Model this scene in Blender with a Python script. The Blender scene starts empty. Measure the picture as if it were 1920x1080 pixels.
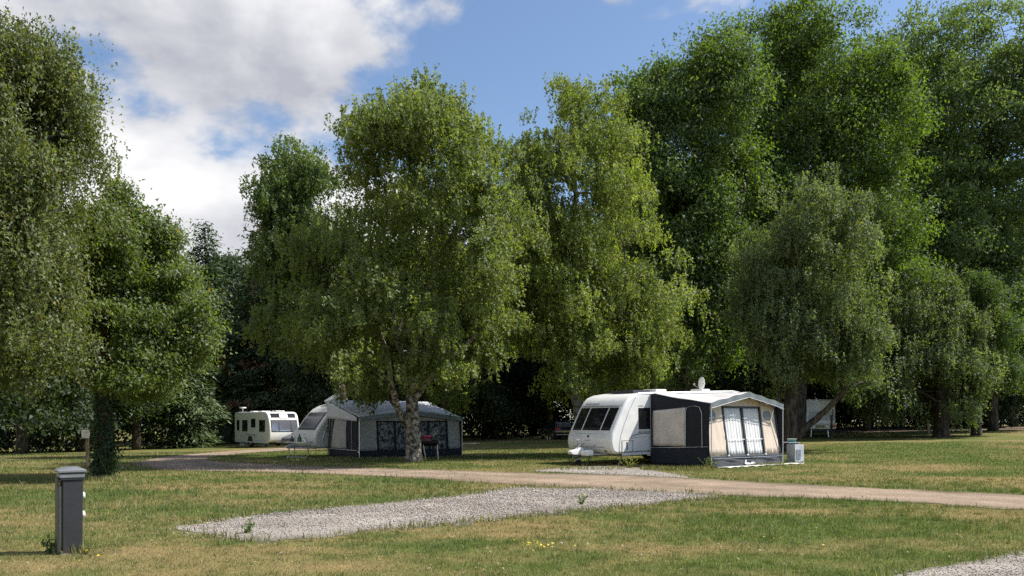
import bpy, bmesh, math, random
import numpy as np
from mathutils import Vector, Matrix

random.seed(7)
RNG = np.random.default_rng(11)
C = bpy.context.scene.collection
S = bpy.context.scene
R = math.radians

# ------------------------------------------------------------------ camera
CAM_H, FPX, HOR = 1.6, 1500.0, 789.0          # eye height, focal length and horizon row in photo pixels (1920 wide)
cam = bpy.data.cameras.new('camera'); cam_o = bpy.data.objects.new('camera', cam); C.objects.link(cam_o)
cam.sensor_width = 36.0; cam.lens = 36.0 * FPX / 1920.0
cam.shift_y = (HOR - 540.0) / 1920.0
cam.clip_end = 3000.0; cam.clip_start = 0.1
cam_o.location = (0, 0, CAM_H); cam_o.rotation_euler = (R(90), 0, 0)
S.camera = cam_o

# ------------------------------------------------------------------ world and sun
SUN_EL, SUN_AZ = R(51), R(7)                   # azimuth counted from +X (right of the picture) towards +Y (away)
world = bpy.data.worlds.new('World'); S.world = world; world.use_nodes = True
wn, wl = world.node_tree.nodes, world.node_tree.links
wn.clear()
def wnode(t, **k):
    n = wn.new(t)
    for a, b in k.items(): setattr(n, a, b)
    return n
def wmath(op, a, b=None, c=None, clamp=False):
    n = wn.new('ShaderNodeMath'); n.operation = op; n.use_clamp = clamp
    for i, x in enumerate((a, b, c)):
        if x is None: continue
        if isinstance(x, (int, float)): n.inputs[i].default_value = x
        else: wl.new(x, n.inputs[i])
    return n.outputs[0]
sky = wnode('ShaderNodeTexSky'); sky.sky_type = 'NISHITA'; sky.sun_disc = False
sky.sun_elevation = SUN_EL; sky.sun_rotation = R(90) - SUN_AZ
sky.altitude = 60; sky.air_density = 1.0; sky.dust_density = 0.6; sky.ozone_density = 2.6
tc = wnode('ShaderNodeTexCoord')
sep = wnode('ShaderNodeSeparateXYZ'); wl.new(tc.outputs['Generated'], sep.inputs[0])
zc = wmath('MAXIMUM', sep.outputs[2], 0.02)
zd = wmath('ADD', zc, 0.10)
px = wmath('DIVIDE', sep.outputs[0], zd); py = wmath('DIVIDE', sep.outputs[1], zd)
cmb = wnode('ShaderNodeCombineXYZ'); wl.new(sep.outputs[0], cmb.inputs[0]); wl.new(sep.outputs[1], cmb.inputs[1]); wl.new(wmath('MULTIPLY', sep.outputs[2], 1.7), cmb.inputs[2])
def wnoise(vec, scale, detail, rough, off=(0, 0, 0), dist=0.0):
    m = wnode('ShaderNodeMapping'); wl.new(vec, m.inputs[0]); m.inputs['Location'].default_value = off
    n = wnode('ShaderNodeTexNoise'); wl.new(m.outputs[0], n.inputs['Vector'])
    n.inputs['Scale'].default_value = scale; n.inputs['Detail'].default_value = detail
    n.inputs['Roughness'].default_value = rough; n.inputs['Distortion'].default_value = dist
    return n.outputs[0]
big = wnoise(cmb.outputs[0], 3.0, 10.0, 0.54, (16.73, 9.53, 0.0), 0.15)
# a bank of cloud lies to the west (left), clear air to the east
bank = wmath('MULTIPLY', px, -0.32)
bank = wmath('MINIMUM', wmath('MAXIMUM', wmath('SUBTRACT', bank, 0.182), -0.24), 0.22)
dens = wmath('ADD', wmath('MULTIPLY_ADD', big, 1.5, -.25), bank)
mr = wnode('ShaderNodeMapRange'); mr.interpolation_type = 'SMOOTHSTEP'
wl.new(dens, mr.inputs[0]); mr.inputs[1].default_value = 0.44; mr.inputs[2].default_value = 0.56
lit = wnoise(cmb.outputs[0], 3.0, 10.0, 0.54, (16.73 + .035, 9.53, .065), 0.15)      # the same cloud field a little way towards the sun
flank = wmath('MULTIPLY', wmath('SUBTRACT', big, lit), 3.4)
soft = wmath('MULTIPLY', wmath('SUBTRACT', wnoise(cmb.outputs[0], 2.6, 4.0, 0.5, (4.1, 2.2, 1.0), 0.3), 0.5), 2.2)
shade = wmath('ADD', wmath('ADD', flank, soft), 0.50, clamp=True)
ccol = wnode('ShaderNodeMixRGB'); wl.new(shade, ccol.inputs[0])
ccol.inputs[1].default_value = (3.0, 3.1, 3.5, 1); ccol.inputs[2].default_value = (6.0, 6.0, 6.1, 1)
mixc = wnode('ShaderNodeMixRGB'); wl.new(mr.outputs[0], mixc.inputs[0]); wl.new(sky.outputs[0], mixc.inputs[1]); wl.new(ccol.outputs[0], mixc.inputs[2])
bg = wnode('ShaderNodeBackground'); wl.new(mixc.outputs[0], bg.inputs[0]); bg.inputs[1].default_value = 0.098
wo = wnode('ShaderNodeOutputWorld'); wl.new(bg.outputs[0], wo.inputs[0])

sun = bpy.data.lights.new('sun', 'SUN'); sun.energy = 4.6; sun.angle = R(0.53); sun.color = (1.0, 0.95, 0.86)
sun_o = bpy.data.objects.new('sun', sun); C.objects.link(sun_o); sun_o.location = (60, 0, 60)
sdir = Vector((math.cos(SUN_EL) * math.cos(SUN_AZ), math.cos(SUN_EL) * math.sin(SUN_AZ), math.sin(SUN_EL)))
sun_o.rotation_euler = (-sdir).to_track_quat('-Z', 'Y').to_euler()
S.view_settings.view_transform = 'Standard'; S.view_settings.look = 'None'
S.view_settings.exposure = 0.78; S.view_settings.gamma = 1.0
S.render.engine = 'CYCLES'
S.cycles.max_bounces = 7; S.cycles.diffuse_bounces = 4; S.cycles.transmission_bounces = 5; S.cycles.glossy_bounces = 3
S.cycles.transparent_max_bounces = 6; S.cycles.use_denoising = False
S.cycles.caustics_reflective = False; S.cycles.caustics_refractive = False

# ------------------------------------------------------------------ noise, terrain, pixel rays
LAT = np.random.default_rng(5).random((256, 256))
def vnoise(x, y):
    x = np.asarray(x, float); y = np.asarray(y, float)
    xi = np.floor(x).astype(int); yi = np.floor(y).astype(int); fx = x - xi; fy = y - yi
    fx = fx * fx * (3 - 2 * fx); fy = fy * fy * (3 - 2 * fy)
    a = LAT[xi & 255, yi & 255]; b = LAT[(xi + 1) & 255, yi & 255]; c = LAT[xi & 255, (yi + 1) & 255]; d = LAT[(xi + 1) & 255, (yi + 1) & 255]
    return (a * (1 - fx) + b * fx) * (1 - fy) + (c * (1 - fx) + d * fx) * fy
def fbm(x, y, o=4):
    s = 0; a = 0.5; t = 0
    for i in range(o):
        s = s + a * vnoise(x * 2 ** i + 17.3 * i, y * 2 ** i + 5.1 * i); t += a; a *= 0.55
    return s / t
def terr(x, y):
    x = np.asarray(x, float); y = np.asarray(y, float)
    t = np.clip((y - 22) / 45, 0, 1); t = t * t * (3 - 2 * t)
    return np.clip(x, -40, 45) * 0.021 * t
def T(x, y):
    t = min(max((y - 22) / 45, 0), 1); t = t * t * (3 - 2 * t)
    return min(max(x, -40), 45) * 0.021 * t
def ground(u, v):
    """the spot on the ground that the photograph shows at pixel (u, v)"""
    a, b = (u - 960) / FPX, -(v - HOR) / FPX
    lo, hi = 2.0, 220.0
    f = lambda y: CAM_H + b * y - T(a * y, y)
    for _ in range(60):
        m = 0.5 * (lo + hi)
        if f(m) > 0: lo = m
        else: hi = m
    return (a * lo, lo, T(a * lo, lo))
def P(u, v, y): return ((u - 960) / FPX * y, y, CAM_H + (HOR - v) / FPX * y)

# ------------------------------------------------------------------ materials
MAT = {}
def mat(name, col, rough=0.6, metal=0.0, spec=0.5, bump=None, var=None, coat=0.0):
    """procedural Principled: var=(scale, amount) mottles the colour, bump=(scale, strength)"""
    if name in MAT: return MAT[name]
    m = bpy.data.materials.new(name); m.use_nodes = True; nt = m.node_tree; n = nt.nodes; l = nt.links
    p = n['Principled BSDF']; p.inputs['Base Color'].default_value = (*col, 1); p.inputs['Roughness'].default_value = rough
    p.inputs['Metallic'].default_value = metal; p.inputs['Specular IOR Level'].default_value = spec; p.inputs['Coat Weight'].default_value = coat
    t = n.new('ShaderNodeTexCoord')
    if var:
        ns = n.new('ShaderNodeTexNoise'); ns.inputs['Scale'].default_value = var[0]; ns.inputs['Detail'].default_value = 5; l.new(t.outputs['Object'], ns.inputs['Vector'])
        mr = n.new('ShaderNodeMapRange'); l.new(ns.outputs[0], mr.inputs[0]); mr.inputs[1].default_value = .3; mr.inputs[2].default_value = .7
        mr.inputs[3].default_value = 1 - var[1]; mr.inputs[4].default_value = 1 + var[1] * .5
        mx = n.new('ShaderNodeMixRGB'); mx.blend_type = 'MULTIPLY'; mx.inputs[0].default_value = 1; mx.inputs[1].default_value = (*col, 1)
        l.new(mr.outputs[0], mx.inputs[2]); l.new(mx.outputs[0], p.inputs['Base Color'])
    if bump:
        nb = n.new('ShaderNodeTexNoise'); nb.inputs['Scale'].default_value = bump[0]; nb.inputs['Detail'].default_value = 6; l.new(t.outputs['Object'], nb.inputs['Vector'])
        b = n.new('ShaderNodeBump'); b.inputs['Strength'].default_value = bump[1]; b.inputs['Distance'].default_value = .02
        l.new(nb.outputs[0], b.inputs['Height']); l.new(b.outputs[0], p.inputs['Normal'])
    MAT[name] = m; return m
def leaf_mat(name, gloss=0.03, trans=0.48, tcol=(1.5, 1.6, 0.6)):
    m = bpy.data.materials.new(name); m.use_nodes = True; nt = m.node_tree; n = nt.nodes; l = nt.links; n.clear()
    at = n.new('ShaderNodeAttribute'); at.attribute_name = 'tint'
    d = n.new('ShaderNodeBsdfDiffuse'); l.new(at.outputs['Color'], d.inputs[0])
    tm = n.new('ShaderNodeMixRGB'); tm.blend_type = 'MULTIPLY'; tm.inputs[0].default_value = 1; l.new(at.outputs['Color'], tm.inputs[1]); tm.inputs[2].default_value = (*tcol, 1)
    tr = n.new('ShaderNodeBsdfTranslucent'); l.new(tm.outputs[0], tr.inputs[0])
    mx = n.new('ShaderNodeMixShader'); mx.inputs[0].default_value = trans; l.new(d.outputs[0], mx.inputs[1]); l.new(tr.outputs[0], mx.inputs[2])
    g = n.new('ShaderNodeBsdfGlossy'); g.inputs['Roughness'].default_value = 0.6; g.inputs[0].default_value = (.9, .95, 1, 1)
    m2 = n.new('ShaderNodeMixShader'); m2.inputs[0].default_value = gloss; l.new(mx.outputs[0], m2.inputs[1]); l.new(g.outputs[0], m2.inputs[2])
    o = n.new('ShaderNodeOutputMaterial'); l.new(m2.outputs[0], o.inputs[0])
    return m
def tint_mat(name, rough=0.9, bump=None, spec=0.3):
    m = mat(name, (.2, .2, .2), rough, spec=spec, bump=bump)
    n = m.node_tree.nodes; at = n.new('ShaderNodeAttribute'); at.attribute_name = 'tint'
    m.node_tree.links.new(at.outputs['Color'], n['Principled BSDF'].inputs['Base Color']); return m
def bark_mat(name, c1, c2, scale, stretch=3.0, thr=(.42, .58)):
    m = bpy.data.materials.new(name); m.use_nodes = True; nt = m.node_tree; n = nt.nodes; l = nt.links
    p = n['Principled BSDF']; p.inputs['Roughness'].default_value = .9; p.inputs['Specular IOR Level'].default_value = .2
    t = n.new('ShaderNodeTexCoord'); mp = n.new('ShaderNodeMapping'); mp.inputs['Scale'].default_value = (1, 1, 1 / stretch); l.new(t.outputs['Object'], mp.inputs[0])
    ns = n.new('ShaderNodeTexNoise'); ns.inputs['Scale'].default_value = scale; ns.inputs['Detail'].default_value = 7; ns.inputs['Roughness'].default_value = .65; l.new(mp.outputs[0], ns.inputs['Vector'])
    r = n.new('ShaderNodeValToRGB'); r.color_ramp.elements[0].position = thr[0]; r.color_ramp.elements[1].position = thr[1]
    r.color_ramp.elements[0].color = (*c1, 1); r.color_ramp.elements[1].color = (*c2, 1); l.new(ns.outputs[0], r.inputs[0]); l.new(r.outputs[0], p.inputs['Base Color'])
    b = n.new('ShaderNodeBump'); b.inputs['Strength'].default_value = .9; b.inputs['Distance'].default_value = .04; l.new(ns.outputs[0], b.inputs['Height']); l.new(b.outputs[0], p.inputs['Normal'])
    return m
def glass_mat(name, col, rough=0.06):
    return mat(name, col, rough, spec=0.35)

M_leaf = leaf_mat('leaf'); M_leaf_dull = leaf_mat('leaf_matt', .05, .25)
M_needle = leaf_mat('needle', .04, .15)
M_blade = leaf_mat('grass_blade', .03, .30, (1.2, 1.3, .7))
M_white = mat('white_gelcoat', (.80, .80, .78), .30, var=(2.2, .11), coat=.2)
M_cream = mat('cream_gelcoat', (.66, .65, .60), .35, var=(1.1, .10), coat=.1)
M_shell = mat('off_white_gelcoat', (.72, .73, .69), .3, var=(1.4, .06))  # one even off-white for the whole far caravan shell, front and sides
M_greyp = mat('grey_plastic', (.28, .29, .30), .5)
M_trim = mat('dark_trim', (.035, .037, .04), .45)
M_rubber = mat('rubber', (.02, .02, .02), .85)
M_glass = glass_mat('tinted_acrylic', (.012, .013, .016))
M_glassb = glass_mat('blue_grey_acrylic', (.02, .028, .04), .12)
M_alu = mat('aluminium', (.62, .63, .64), .35, .9)
M_steel = mat('galvanised_steel', (.42, .43, .44), .5, .7, var=(9, .2))
M_red = mat('red_lens', (.42, .012, .02), .25)
M_amber = mat('amber_lens', (.7, .22, .02), .3)
M_yplate = mat('yellow_plate', (.72, .56, .03), .5)
M_nav = mat('navy_canvas', (.010, .013, .021), .85, bump=(60, .25), var=(2, .25))
M_char = mat('charcoal_canvas', (.05, .056, .066), .85, bump=(60, .25), var=(2, .2))
M_beige = mat('beige_canvas', (.62, .52, .43), .85, bump=(50, .2), var=(1.5, .08))
M_taupe = mat('lit_through_taupe_film', (.60, .545, .49), .4, bump=(9, .5), var=(2.5, .16))  # beige film, its base colour paled to imitate light passing through
M_roofc = mat('pale_grey_canvas', (.50, .48, .47), .8, bump=(40, .2), var=(1.1, .12))
M_valance = mat('slate_canvas', (.20, .23, .25), .85, bump=(60, .2))
M_curt = mat('white_curtain', (.66, .66, .66), .85)
M_pgrey = mat('mid_grey_canvas', (.34, .325, .295), .85, bump=(30, .3), var=(1.6, .15))
M_sheet = mat('white_groundsheet', (.70, .69, .66), .6, bump=(7, .6), var=(4, .25))
M_boll = mat('bollard_anthracite', (.027, .027, .033), .55, var=(14, .16), bump=(160, .08))
M_bollc = mat('bollard_cap_grey', (.22, .23, .25), .4, .3, var=(10, .15))
M_panel = mat('bollard_side_strip', (.30, .27, .19), .5, var=(8, .2))
M_wood = bark_mat('weathered_timber', (.20, .13, .07), (.40, .30, .20), 5, 8)
M_card = mat('cardboard', (.50, .34, .22), .9, var=(6, .15))
M_blk = mat('black_enamel', (.012, .012, .013), .35)
M_maroon = mat('maroon_enamel', (.16, .012, .02), .35)
M_carp = mat('black_car_paint', (.012, .013, .016), .2, coat=.8)
M_orange = mat('orange_plastic', (.62, .10, .03), .5)
M_bark_c = bark_mat('pale_lichen_bark', (.055, .040, .032), (.36, .32, .27), 7.5, 1.2, (.44, .58))
M_bark_b = bark_mat('silver_birch_bark', (.07, .06, .05), (.27, .25, .22), 4.5, .8, (.38, .52))
M_bark_d = bark_mat('dark_bark', (.035, .028, .022), (.11, .09, .07), 7, 4)
M_bark_r = bark_mat('red_brown_bark', (.05, .025, .018), (.16, .08, .055), 6, 5)

# ------------------------------------------------------------------ mesh helpers
def tag(o, label=None, cat=None, group=None, kind=None):
    if label: o['label'] = label
    if cat: o['category'] = cat
    if group: o['group'] = group
    if kind: o['kind'] = kind
    return o
def empty(name, loc=(0, 0, 0), rz=0.0):
    o = bpy.data.objects.new(name, None); C.objects.link(o); o.location = loc; o.rotation_euler = (0, 0, rz); o.empty_display_size = .2
    return o
def np_mesh(name, V, F, material, parent=None, tint=None, smooth=False):
    """V (n,3), F (m,k): one polygon size per mesh"""
    V = np.ascontiguousarray(V, np.float32); F = np.ascontiguousarray(F, np.int32)
    me = bpy.data.meshes.new(name); k = F.shape[1]
    me.vertices.add(len(V)); me.vertices.foreach_set('co', V.ravel())
    me.loops.add(F.size); me.loops.foreach_set('vertex_index', F.ravel())
    me.polygons.add(len(F)); me.polygons.foreach_set('loop_start', np.arange(0, F.size, k, dtype=np.int32))
    if smooth: me.polygons.foreach_set('use_smooth', np.ones(len(F), bool))
    me.update(calc_edges=True)
    if tint is not None:
        a = me.color_attributes.new('tint', 'FLOAT_COLOR', 'POINT')
        c = np.ones((len(V), 4), np.float32); c[:, :3] = tint; a.data.foreach_set('color', c.ravel())
    me.materials.append(material)
    o = bpy.data.objects.new(name, me); C.objects.link(o)
    if parent: o.parent = parent
    return o
class MB:
    def __init__(s): s.v = []; s.f = []
    def add(s, vs, fs):
        b = len(s.v); s.v += [tuple(x) for x in vs]; s.f += [tuple(i + b for i in f) for f in fs]; return s
    def box(s, x0, x1, y0, y1, z0, z1):
        return s.add([(x0,y0,z0),(x1,y0,z0),(x1,y1,z0),(x0,y1,z0),(x0,y0,z1),(x1,y0,z1),(x1,y1,z1),(x0,y1,z1)],
                     [(0,3,2,1),(4,5,6,7),(0,1,5,4),(1,2,6,5),(2,3,7,6),(3,0,4,7)])
    def tube(s, pts, rad, n=8, cap=True):
        pts = [Vector(p) for p in pts]
        if isinstance(rad, (int, float)): rad = [rad] * len(pts)
        b = len(s.v); ref = Vector((.31, .22, .93)); prev = None
        for i, p in enumerate(pts):
            d = (pts[min(i + 1, len(pts) - 1)] - pts[max(i - 1, 0)]).normalized()
            if prev is None:
                a = d.cross(ref if abs(d.dot(ref)) < .9 else Vector((1, 0, 0))).normalized()
            else:
                a = (prev - d * prev.dot(d)).normalized()
            prev = a; c = d.cross(a)
            for j in range(n):
                t = 2 * math.pi * j / n; q = p + (a * math.cos(t) + c * math.sin(t)) * rad[i]; s.v.append(tuple(q))
        for i in range(len(pts) - 1):
            for j in range(n):
                k = (j + 1) % n; s.f.append((b + i*n + j, b + i*n + k, b + (i+1)*n + k, b + (i+1)*n + j))
        if cap:
            s.f.append(tuple(b + j for j in reversed(range(n)))); e = b + (len(pts) - 1) * n; s.f.append(tuple(e + j for j in range(n)))
        return s
    def prism(s, poly, y0, y1):
        """poly of (x, z), counter-clockwise seen from -y, extruded along y"""
        n = len(poly); b = len(s.v)
        s.v += [(x, y0, z) for x, z in poly] + [(x, y1, z) for x, z in poly]
        s.f.append(tuple(b + i for i in range(n))); s.f.append(tuple(b + n + i for i in reversed(range(n))))
        for i in range(n):
            j = (i + 1) % n; s.f.append((b + j, b + i, b + n + i, b + n + j))
        return s
    def grid(s, fn, nu, nv, thick=None):
        """fn(a, b) -> point for a, b in 0..1; optional offset vector gives thickness"""
        b = len(s.v)
        for i in range(nu + 1):
            for j in range(nv + 1): s.v.append(tuple(fn(i / nu, j / nv)))
        q = lambda i, j: b + i * (nv + 1) + j
        top = [(q(i, j), q(i + 1, j), q(i + 1, j + 1), q(i, j + 1)) for i in range(nu) for j in range(nv)]
        s.f += top
        if thick is not None:
            m = (nu + 1) * (nv + 1); t = Vector(thick)
            s.v += [tuple(Vector(s.v[b + i]) - t) for i in range(m)]
            s.f += [tuple(k + m for k in reversed(f)) for f in top]
            ring = [q(i, 0) for i in range(nu)] + [q(nu, j) for j in range(nv)] + [q(i, nv) for i in range(nu, 0, -1)] + [q(0, j) for j in range(nv, 0, -1)]
            for i in range(len(ring)):
                k = ring[(i + 1) % len(ring)]; s.f.append((k, ring[i], ring[i] + m, k + m))
        return s
    def build(s, name, material, parent=None, smooth=False, bevel=0.0, seg=2, angle=35):
        me = bpy.data.meshes.new(name); me.from_pydata(s.v, [], s.f); me.update()
        bm = bmesh.new(); bm.from_mesh(me); bmesh.ops.recalc_face_normals(bm, faces=bm.faces); bm.to_mesh(me); bm.free()
        me.materials.append(material)
        if smooth: me.shade_smooth() if hasattr(me, 'shade_smooth') else None
        o = bpy.data.objects.new(name, me); C.objects.link(o)
        if parent: o.parent = parent
        if bevel:
            m = o.modifiers.new('bevel', 'BEVEL'); m.width = bevel; m.segments = seg; m.limit_method = 'ANGLE'; m.angle_limit = R(angle)
            me.shade_smooth(); m.harden_normals = True
        return o
def lettering(text, size, material, parent, loc, rot, name='lettering', shear=0.0, thick=.002):
    cu = bpy.data.curves.new(name, 'FONT'); cu.body = text; cu.size = size; cu.extrude = thick; cu.shear = shear; cu.materials.append(material)
    cu.resolution_u = 2
    tmp = bpy.data.objects.new('tmp', cu); me = bpy.data.meshes.new_from_object(tmp); bpy.data.objects.remove(tmp)
    o = bpy.data.objects.new(name, me); C.objects.link(o); o.parent = parent; o.location = loc; o.rotation_euler = rot
    return o
def disc(mb, c, r, axis, th, n=14):
    c = Vector(c); a = Vector(axis).normalized(); return mb.tube([c, c + a * th], r, n)

# ------------------------------------------------------------------ ground cover regions (world coordinates of their edges)
def resample(pts, n):
    p = np.array(pts, float); d = np.r_[0, np.cumsum(np.linalg.norm(np.diff(p, axis=0), axis=1))]
    # Catmull-like smoothing through linear interpolation of a dense path
    t = np.linspace(0, d[-1], n); q = np.stack([np.interp(t, d, p[:, k]) for k in range(p.shape[1])], 1)
    for _ in range(6): q[1:-1] = (q[:-2] + 2 * q[1:-1] + q[2:]) / 4
    return q
def gpts(l): return [ground(u, v)[:2] for u, v in l]
TRACK_N = gpts([(2300, 995), (1920, 956), (1600, 937), (1400, 932), (1240, 924), (1000, 911), (900, 906), (800, 899), (640, 890), (430, 884), (300, 882), (252, 875), (248, 868), (290, 858), (400, 848), (530, 839), (620, 835), (760, 831), (900, 829)])
TRACK_F = gpts([(2300, 952), (1920, 928), (1600, 914), (1400, 903), (1240, 893), (1000, 887), (900, 884), (800, 881), (640, 876), (520, 871), (420, 867), (395, 864), (390, 860), (415, 855), (460, 850), (540, 845), (620, 841), (760, 836), (900, 833)])
PITCH_N = gpts([(330, 997), (420, 1008), (500, 1018), (620, 1006), (740, 992), (860, 982), (980, 970), (1120, 955), (1260, 942), (1345, 934)])
PITCH_F = gpts([(330, 990), (400, 978), (480, 966), (600, 955), (700, 947), (800, 936), (900, 926), (960, 914), (1120, 917), (1345, 926)])
PITCH2_N = gpts([(1000, 884.5), (1060, 887), (1120, 890), (1200, 893), (1290, 897)])
PITCH2_F = gpts([(1000, 883.5), (1060, 877), (1120, 874), (1200, 878), (1290, 894)])
CORNER_N = gpts([(1640, 1090), (1760, 1120), (2000, 1150), (2400, 1160)])
CORNER_F = gpts([(1640, 1086), (1740, 1066), (1920, 1035), (2300, 990)])
FAR_N = gpts([(1560, 812), (1640, 811), (1740, 809.5), (1850, 808), (2000, 806), (2300, 803)])
FAR_F = gpts([(1560, 806), (1640, 805), (1740, 803.5), (1850, 802), (2000, 800), (2300, 797)])
def strip(name, near, far, n, m, z, material, jit=.12, parent=None):
    a, b = resample(near, n), resample(far, n)
    t = np.linspace(0, 1, m)[None, :, None]
    q = a[:, None, :] * (1 - t) + b[:, None, :] * t
    j = (fbm(q[..., 0] * 2.6, q[..., 1] * 2.6, 4) - .5) * 2 * jit
    w = np.abs(t[..., 0] - .5) * 2
    dirn = (b - a); dirn /= np.linalg.norm(dirn, axis=1)[:, None] + 1e-9
    q = q + dirn[:, None, :] * (j * w * np.sign(t[..., 0] - .5))[..., None]
    V = np.concatenate([q.reshape(-1, 2), (terr(q[..., 0], q[..., 1]) + z).reshape(-1, 1)], 1)
    i = np.arange(n - 1)[:, None] * m + np.arange(m - 1)[None, :]; i = i.ravel()
    F = np.stack([i, i + m, i + m + 1, i + 1], 1)
    tt = np.broadcast_to(t[..., 0], q.shape[:2]); w2 = fbm(q[..., 0] * .8 + 9, q[..., 1] * .8, 4)
    rut = np.exp(-((tt - .30) / .10) ** 2) + np.exp(-((tt - .70) / .10) ** 2); edge = np.clip((np.abs(tt - .5) - .38) / .12, 0, 1)
    k = (.86 + .16 * rut - .22 * edge + (w2 - .5) * .55)[..., None]
    green = (np.clip(edge * 1.2 + .35 * np.exp(-((tt - .5) / .07) ** 2) - 1.1 * w2 + .30, 0, .6))[..., None]
    tint = k * (np.ones(3) * (1 - green) + np.array([.62, .70, .45]) * green)
    o = np_mesh(name, V, F, material, tint=tint.reshape(-1, 3)); return o, a, b
def inside(poly, x, y):
    p = np.array(poly); c = np.zeros(len(x), bool); j = len(p) - 1
    for i in range(len(p)):
        xi, yi, xj, yj = p[i, 0], p[i, 1], p[j, 0], p[j, 1]
        k = ((yi > y) != (yj > y)) & (x < (xj - xi) * (y - yi) / (yj - yi + 1e-12) + xi); c ^= k; j = i
    return c

def gravel_mat(name, c1, c2, scale):
    m = bpy.data.materials.new(name); m.use_nodes = True; nt = m.node_tree; n = nt.nodes; l = nt.links
    p = n['Principled BSDF']; p.inputs['Roughness'].default_value = .95; p.inputs['Specular IOR Level'].default_value = .15
    t = n.new('ShaderNodeTexCoord')
    v = n.new('ShaderNodeTexVoronoi'); v.inputs['Scale'].default_value = scale; l.new(t.outputs['Object'], v.inputs['Vector'])
    ns = n.new('ShaderNodeTexNoise'); ns.inputs['Scale'].default_value = 1.3; ns.inputs['Detail'].default_value = 8; ns.inputs['Roughness'].default_value = .7; l.new(t.outputs['Object'], ns.inputs['Vector'])
    sp = n.new('ShaderNodeSeparateColor'); l.new(v.outputs['Color'], sp.inputs[0])
    av = n.new('ShaderNodeMath'); av.operation = 'MULTIPLY_ADD'; l.new(sp.outputs[0], av.inputs[0]); av.inputs[1].default_value = .5; l.new(ns.outputs[0], av.inputs[2])
    r = n.new('ShaderNodeValToRGB'); r.color_ramp.elements[0].position = .45; r.color_ramp.elements[1].position = 1.0
    r.color_ramp.elements[0].color = (*c1, 1); r.color_ramp.elements[1].color = (*c2, 1); l.new(av.outputs[0], r.inputs[0])
    at = n.new('ShaderNodeAttribute'); at.attribute_name = 'tint'; mm = n.new('ShaderNodeMixRGB'); mm.blend_type = 'MULTIPLY'; mm.inputs[0].default_value = 1; l.new(r.outputs[0], mm.inputs[1]); l.new(at.outputs['Color'], mm.inputs[2]); l.new(mm.outputs[0], p.inputs['Base Color'])
    b = n.new('ShaderNodeBump'); b.inputs['Strength'].default_value = .8; b.inputs['Distance'].default_value = .015; l.new(v.outputs['Distance'], b.inputs['Height']); l.new(b.outputs[0], p.inputs['Normal'])
    return m
M_track = gravel_mat('packed_stone_dust', (.18, .135, .095), (.38, .29, .215), 60)
M_grav = gravel_mat('grey_gravel_bed', (.19, .165, .14), (.38, .345, .31), 55)

def greenness(x, y):
    """0 = parched straw, 1 = fresh green; patches as they lie in the lawn"""
    g = fbm(x * .22 + 3, y * .42 + 9, 4) * .62 + fbm(x * 1.1, y * 1.7, 3) * .38
    g = (g - .50) * 3.4 + .61
    # wetter ground: the strip along the gravel pitch and right foreground
    for cx, cy, rx, ry, a in ((2.6, 11.3, 3.6, .7, .35), (-2.5, 10.2, 2.0, .5, .25), (4.2, 8.6, 2.2, 1.0, .42), (-5.5, 13.5, 2.6, 1.1, .28), (-3.0, 19.0, 5.0, 1.3, .22), (5.2, 12.8, 3.0, .8, .35), (6, 20.5, 5, 1.0, .2),
                              (-1.0, 8.6, 2.3, .9, -.30), (9.5, 24.5, 4, 1.6, -.30), (-9.0, 20.5, 4, 1.2, -.30), (1.5, 9.9, 1.6, .6, -.2), (-9, 40, 6, 3.5, .40), (-2, 33, 6, 4, .3), (22, 58, 16, 8, .35)):
        g = g + a * np.exp(-((x - cx) / rx) ** 2 - ((y - cy) / ry) ** 2)
    return np.clip(g, 0, 1)

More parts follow.
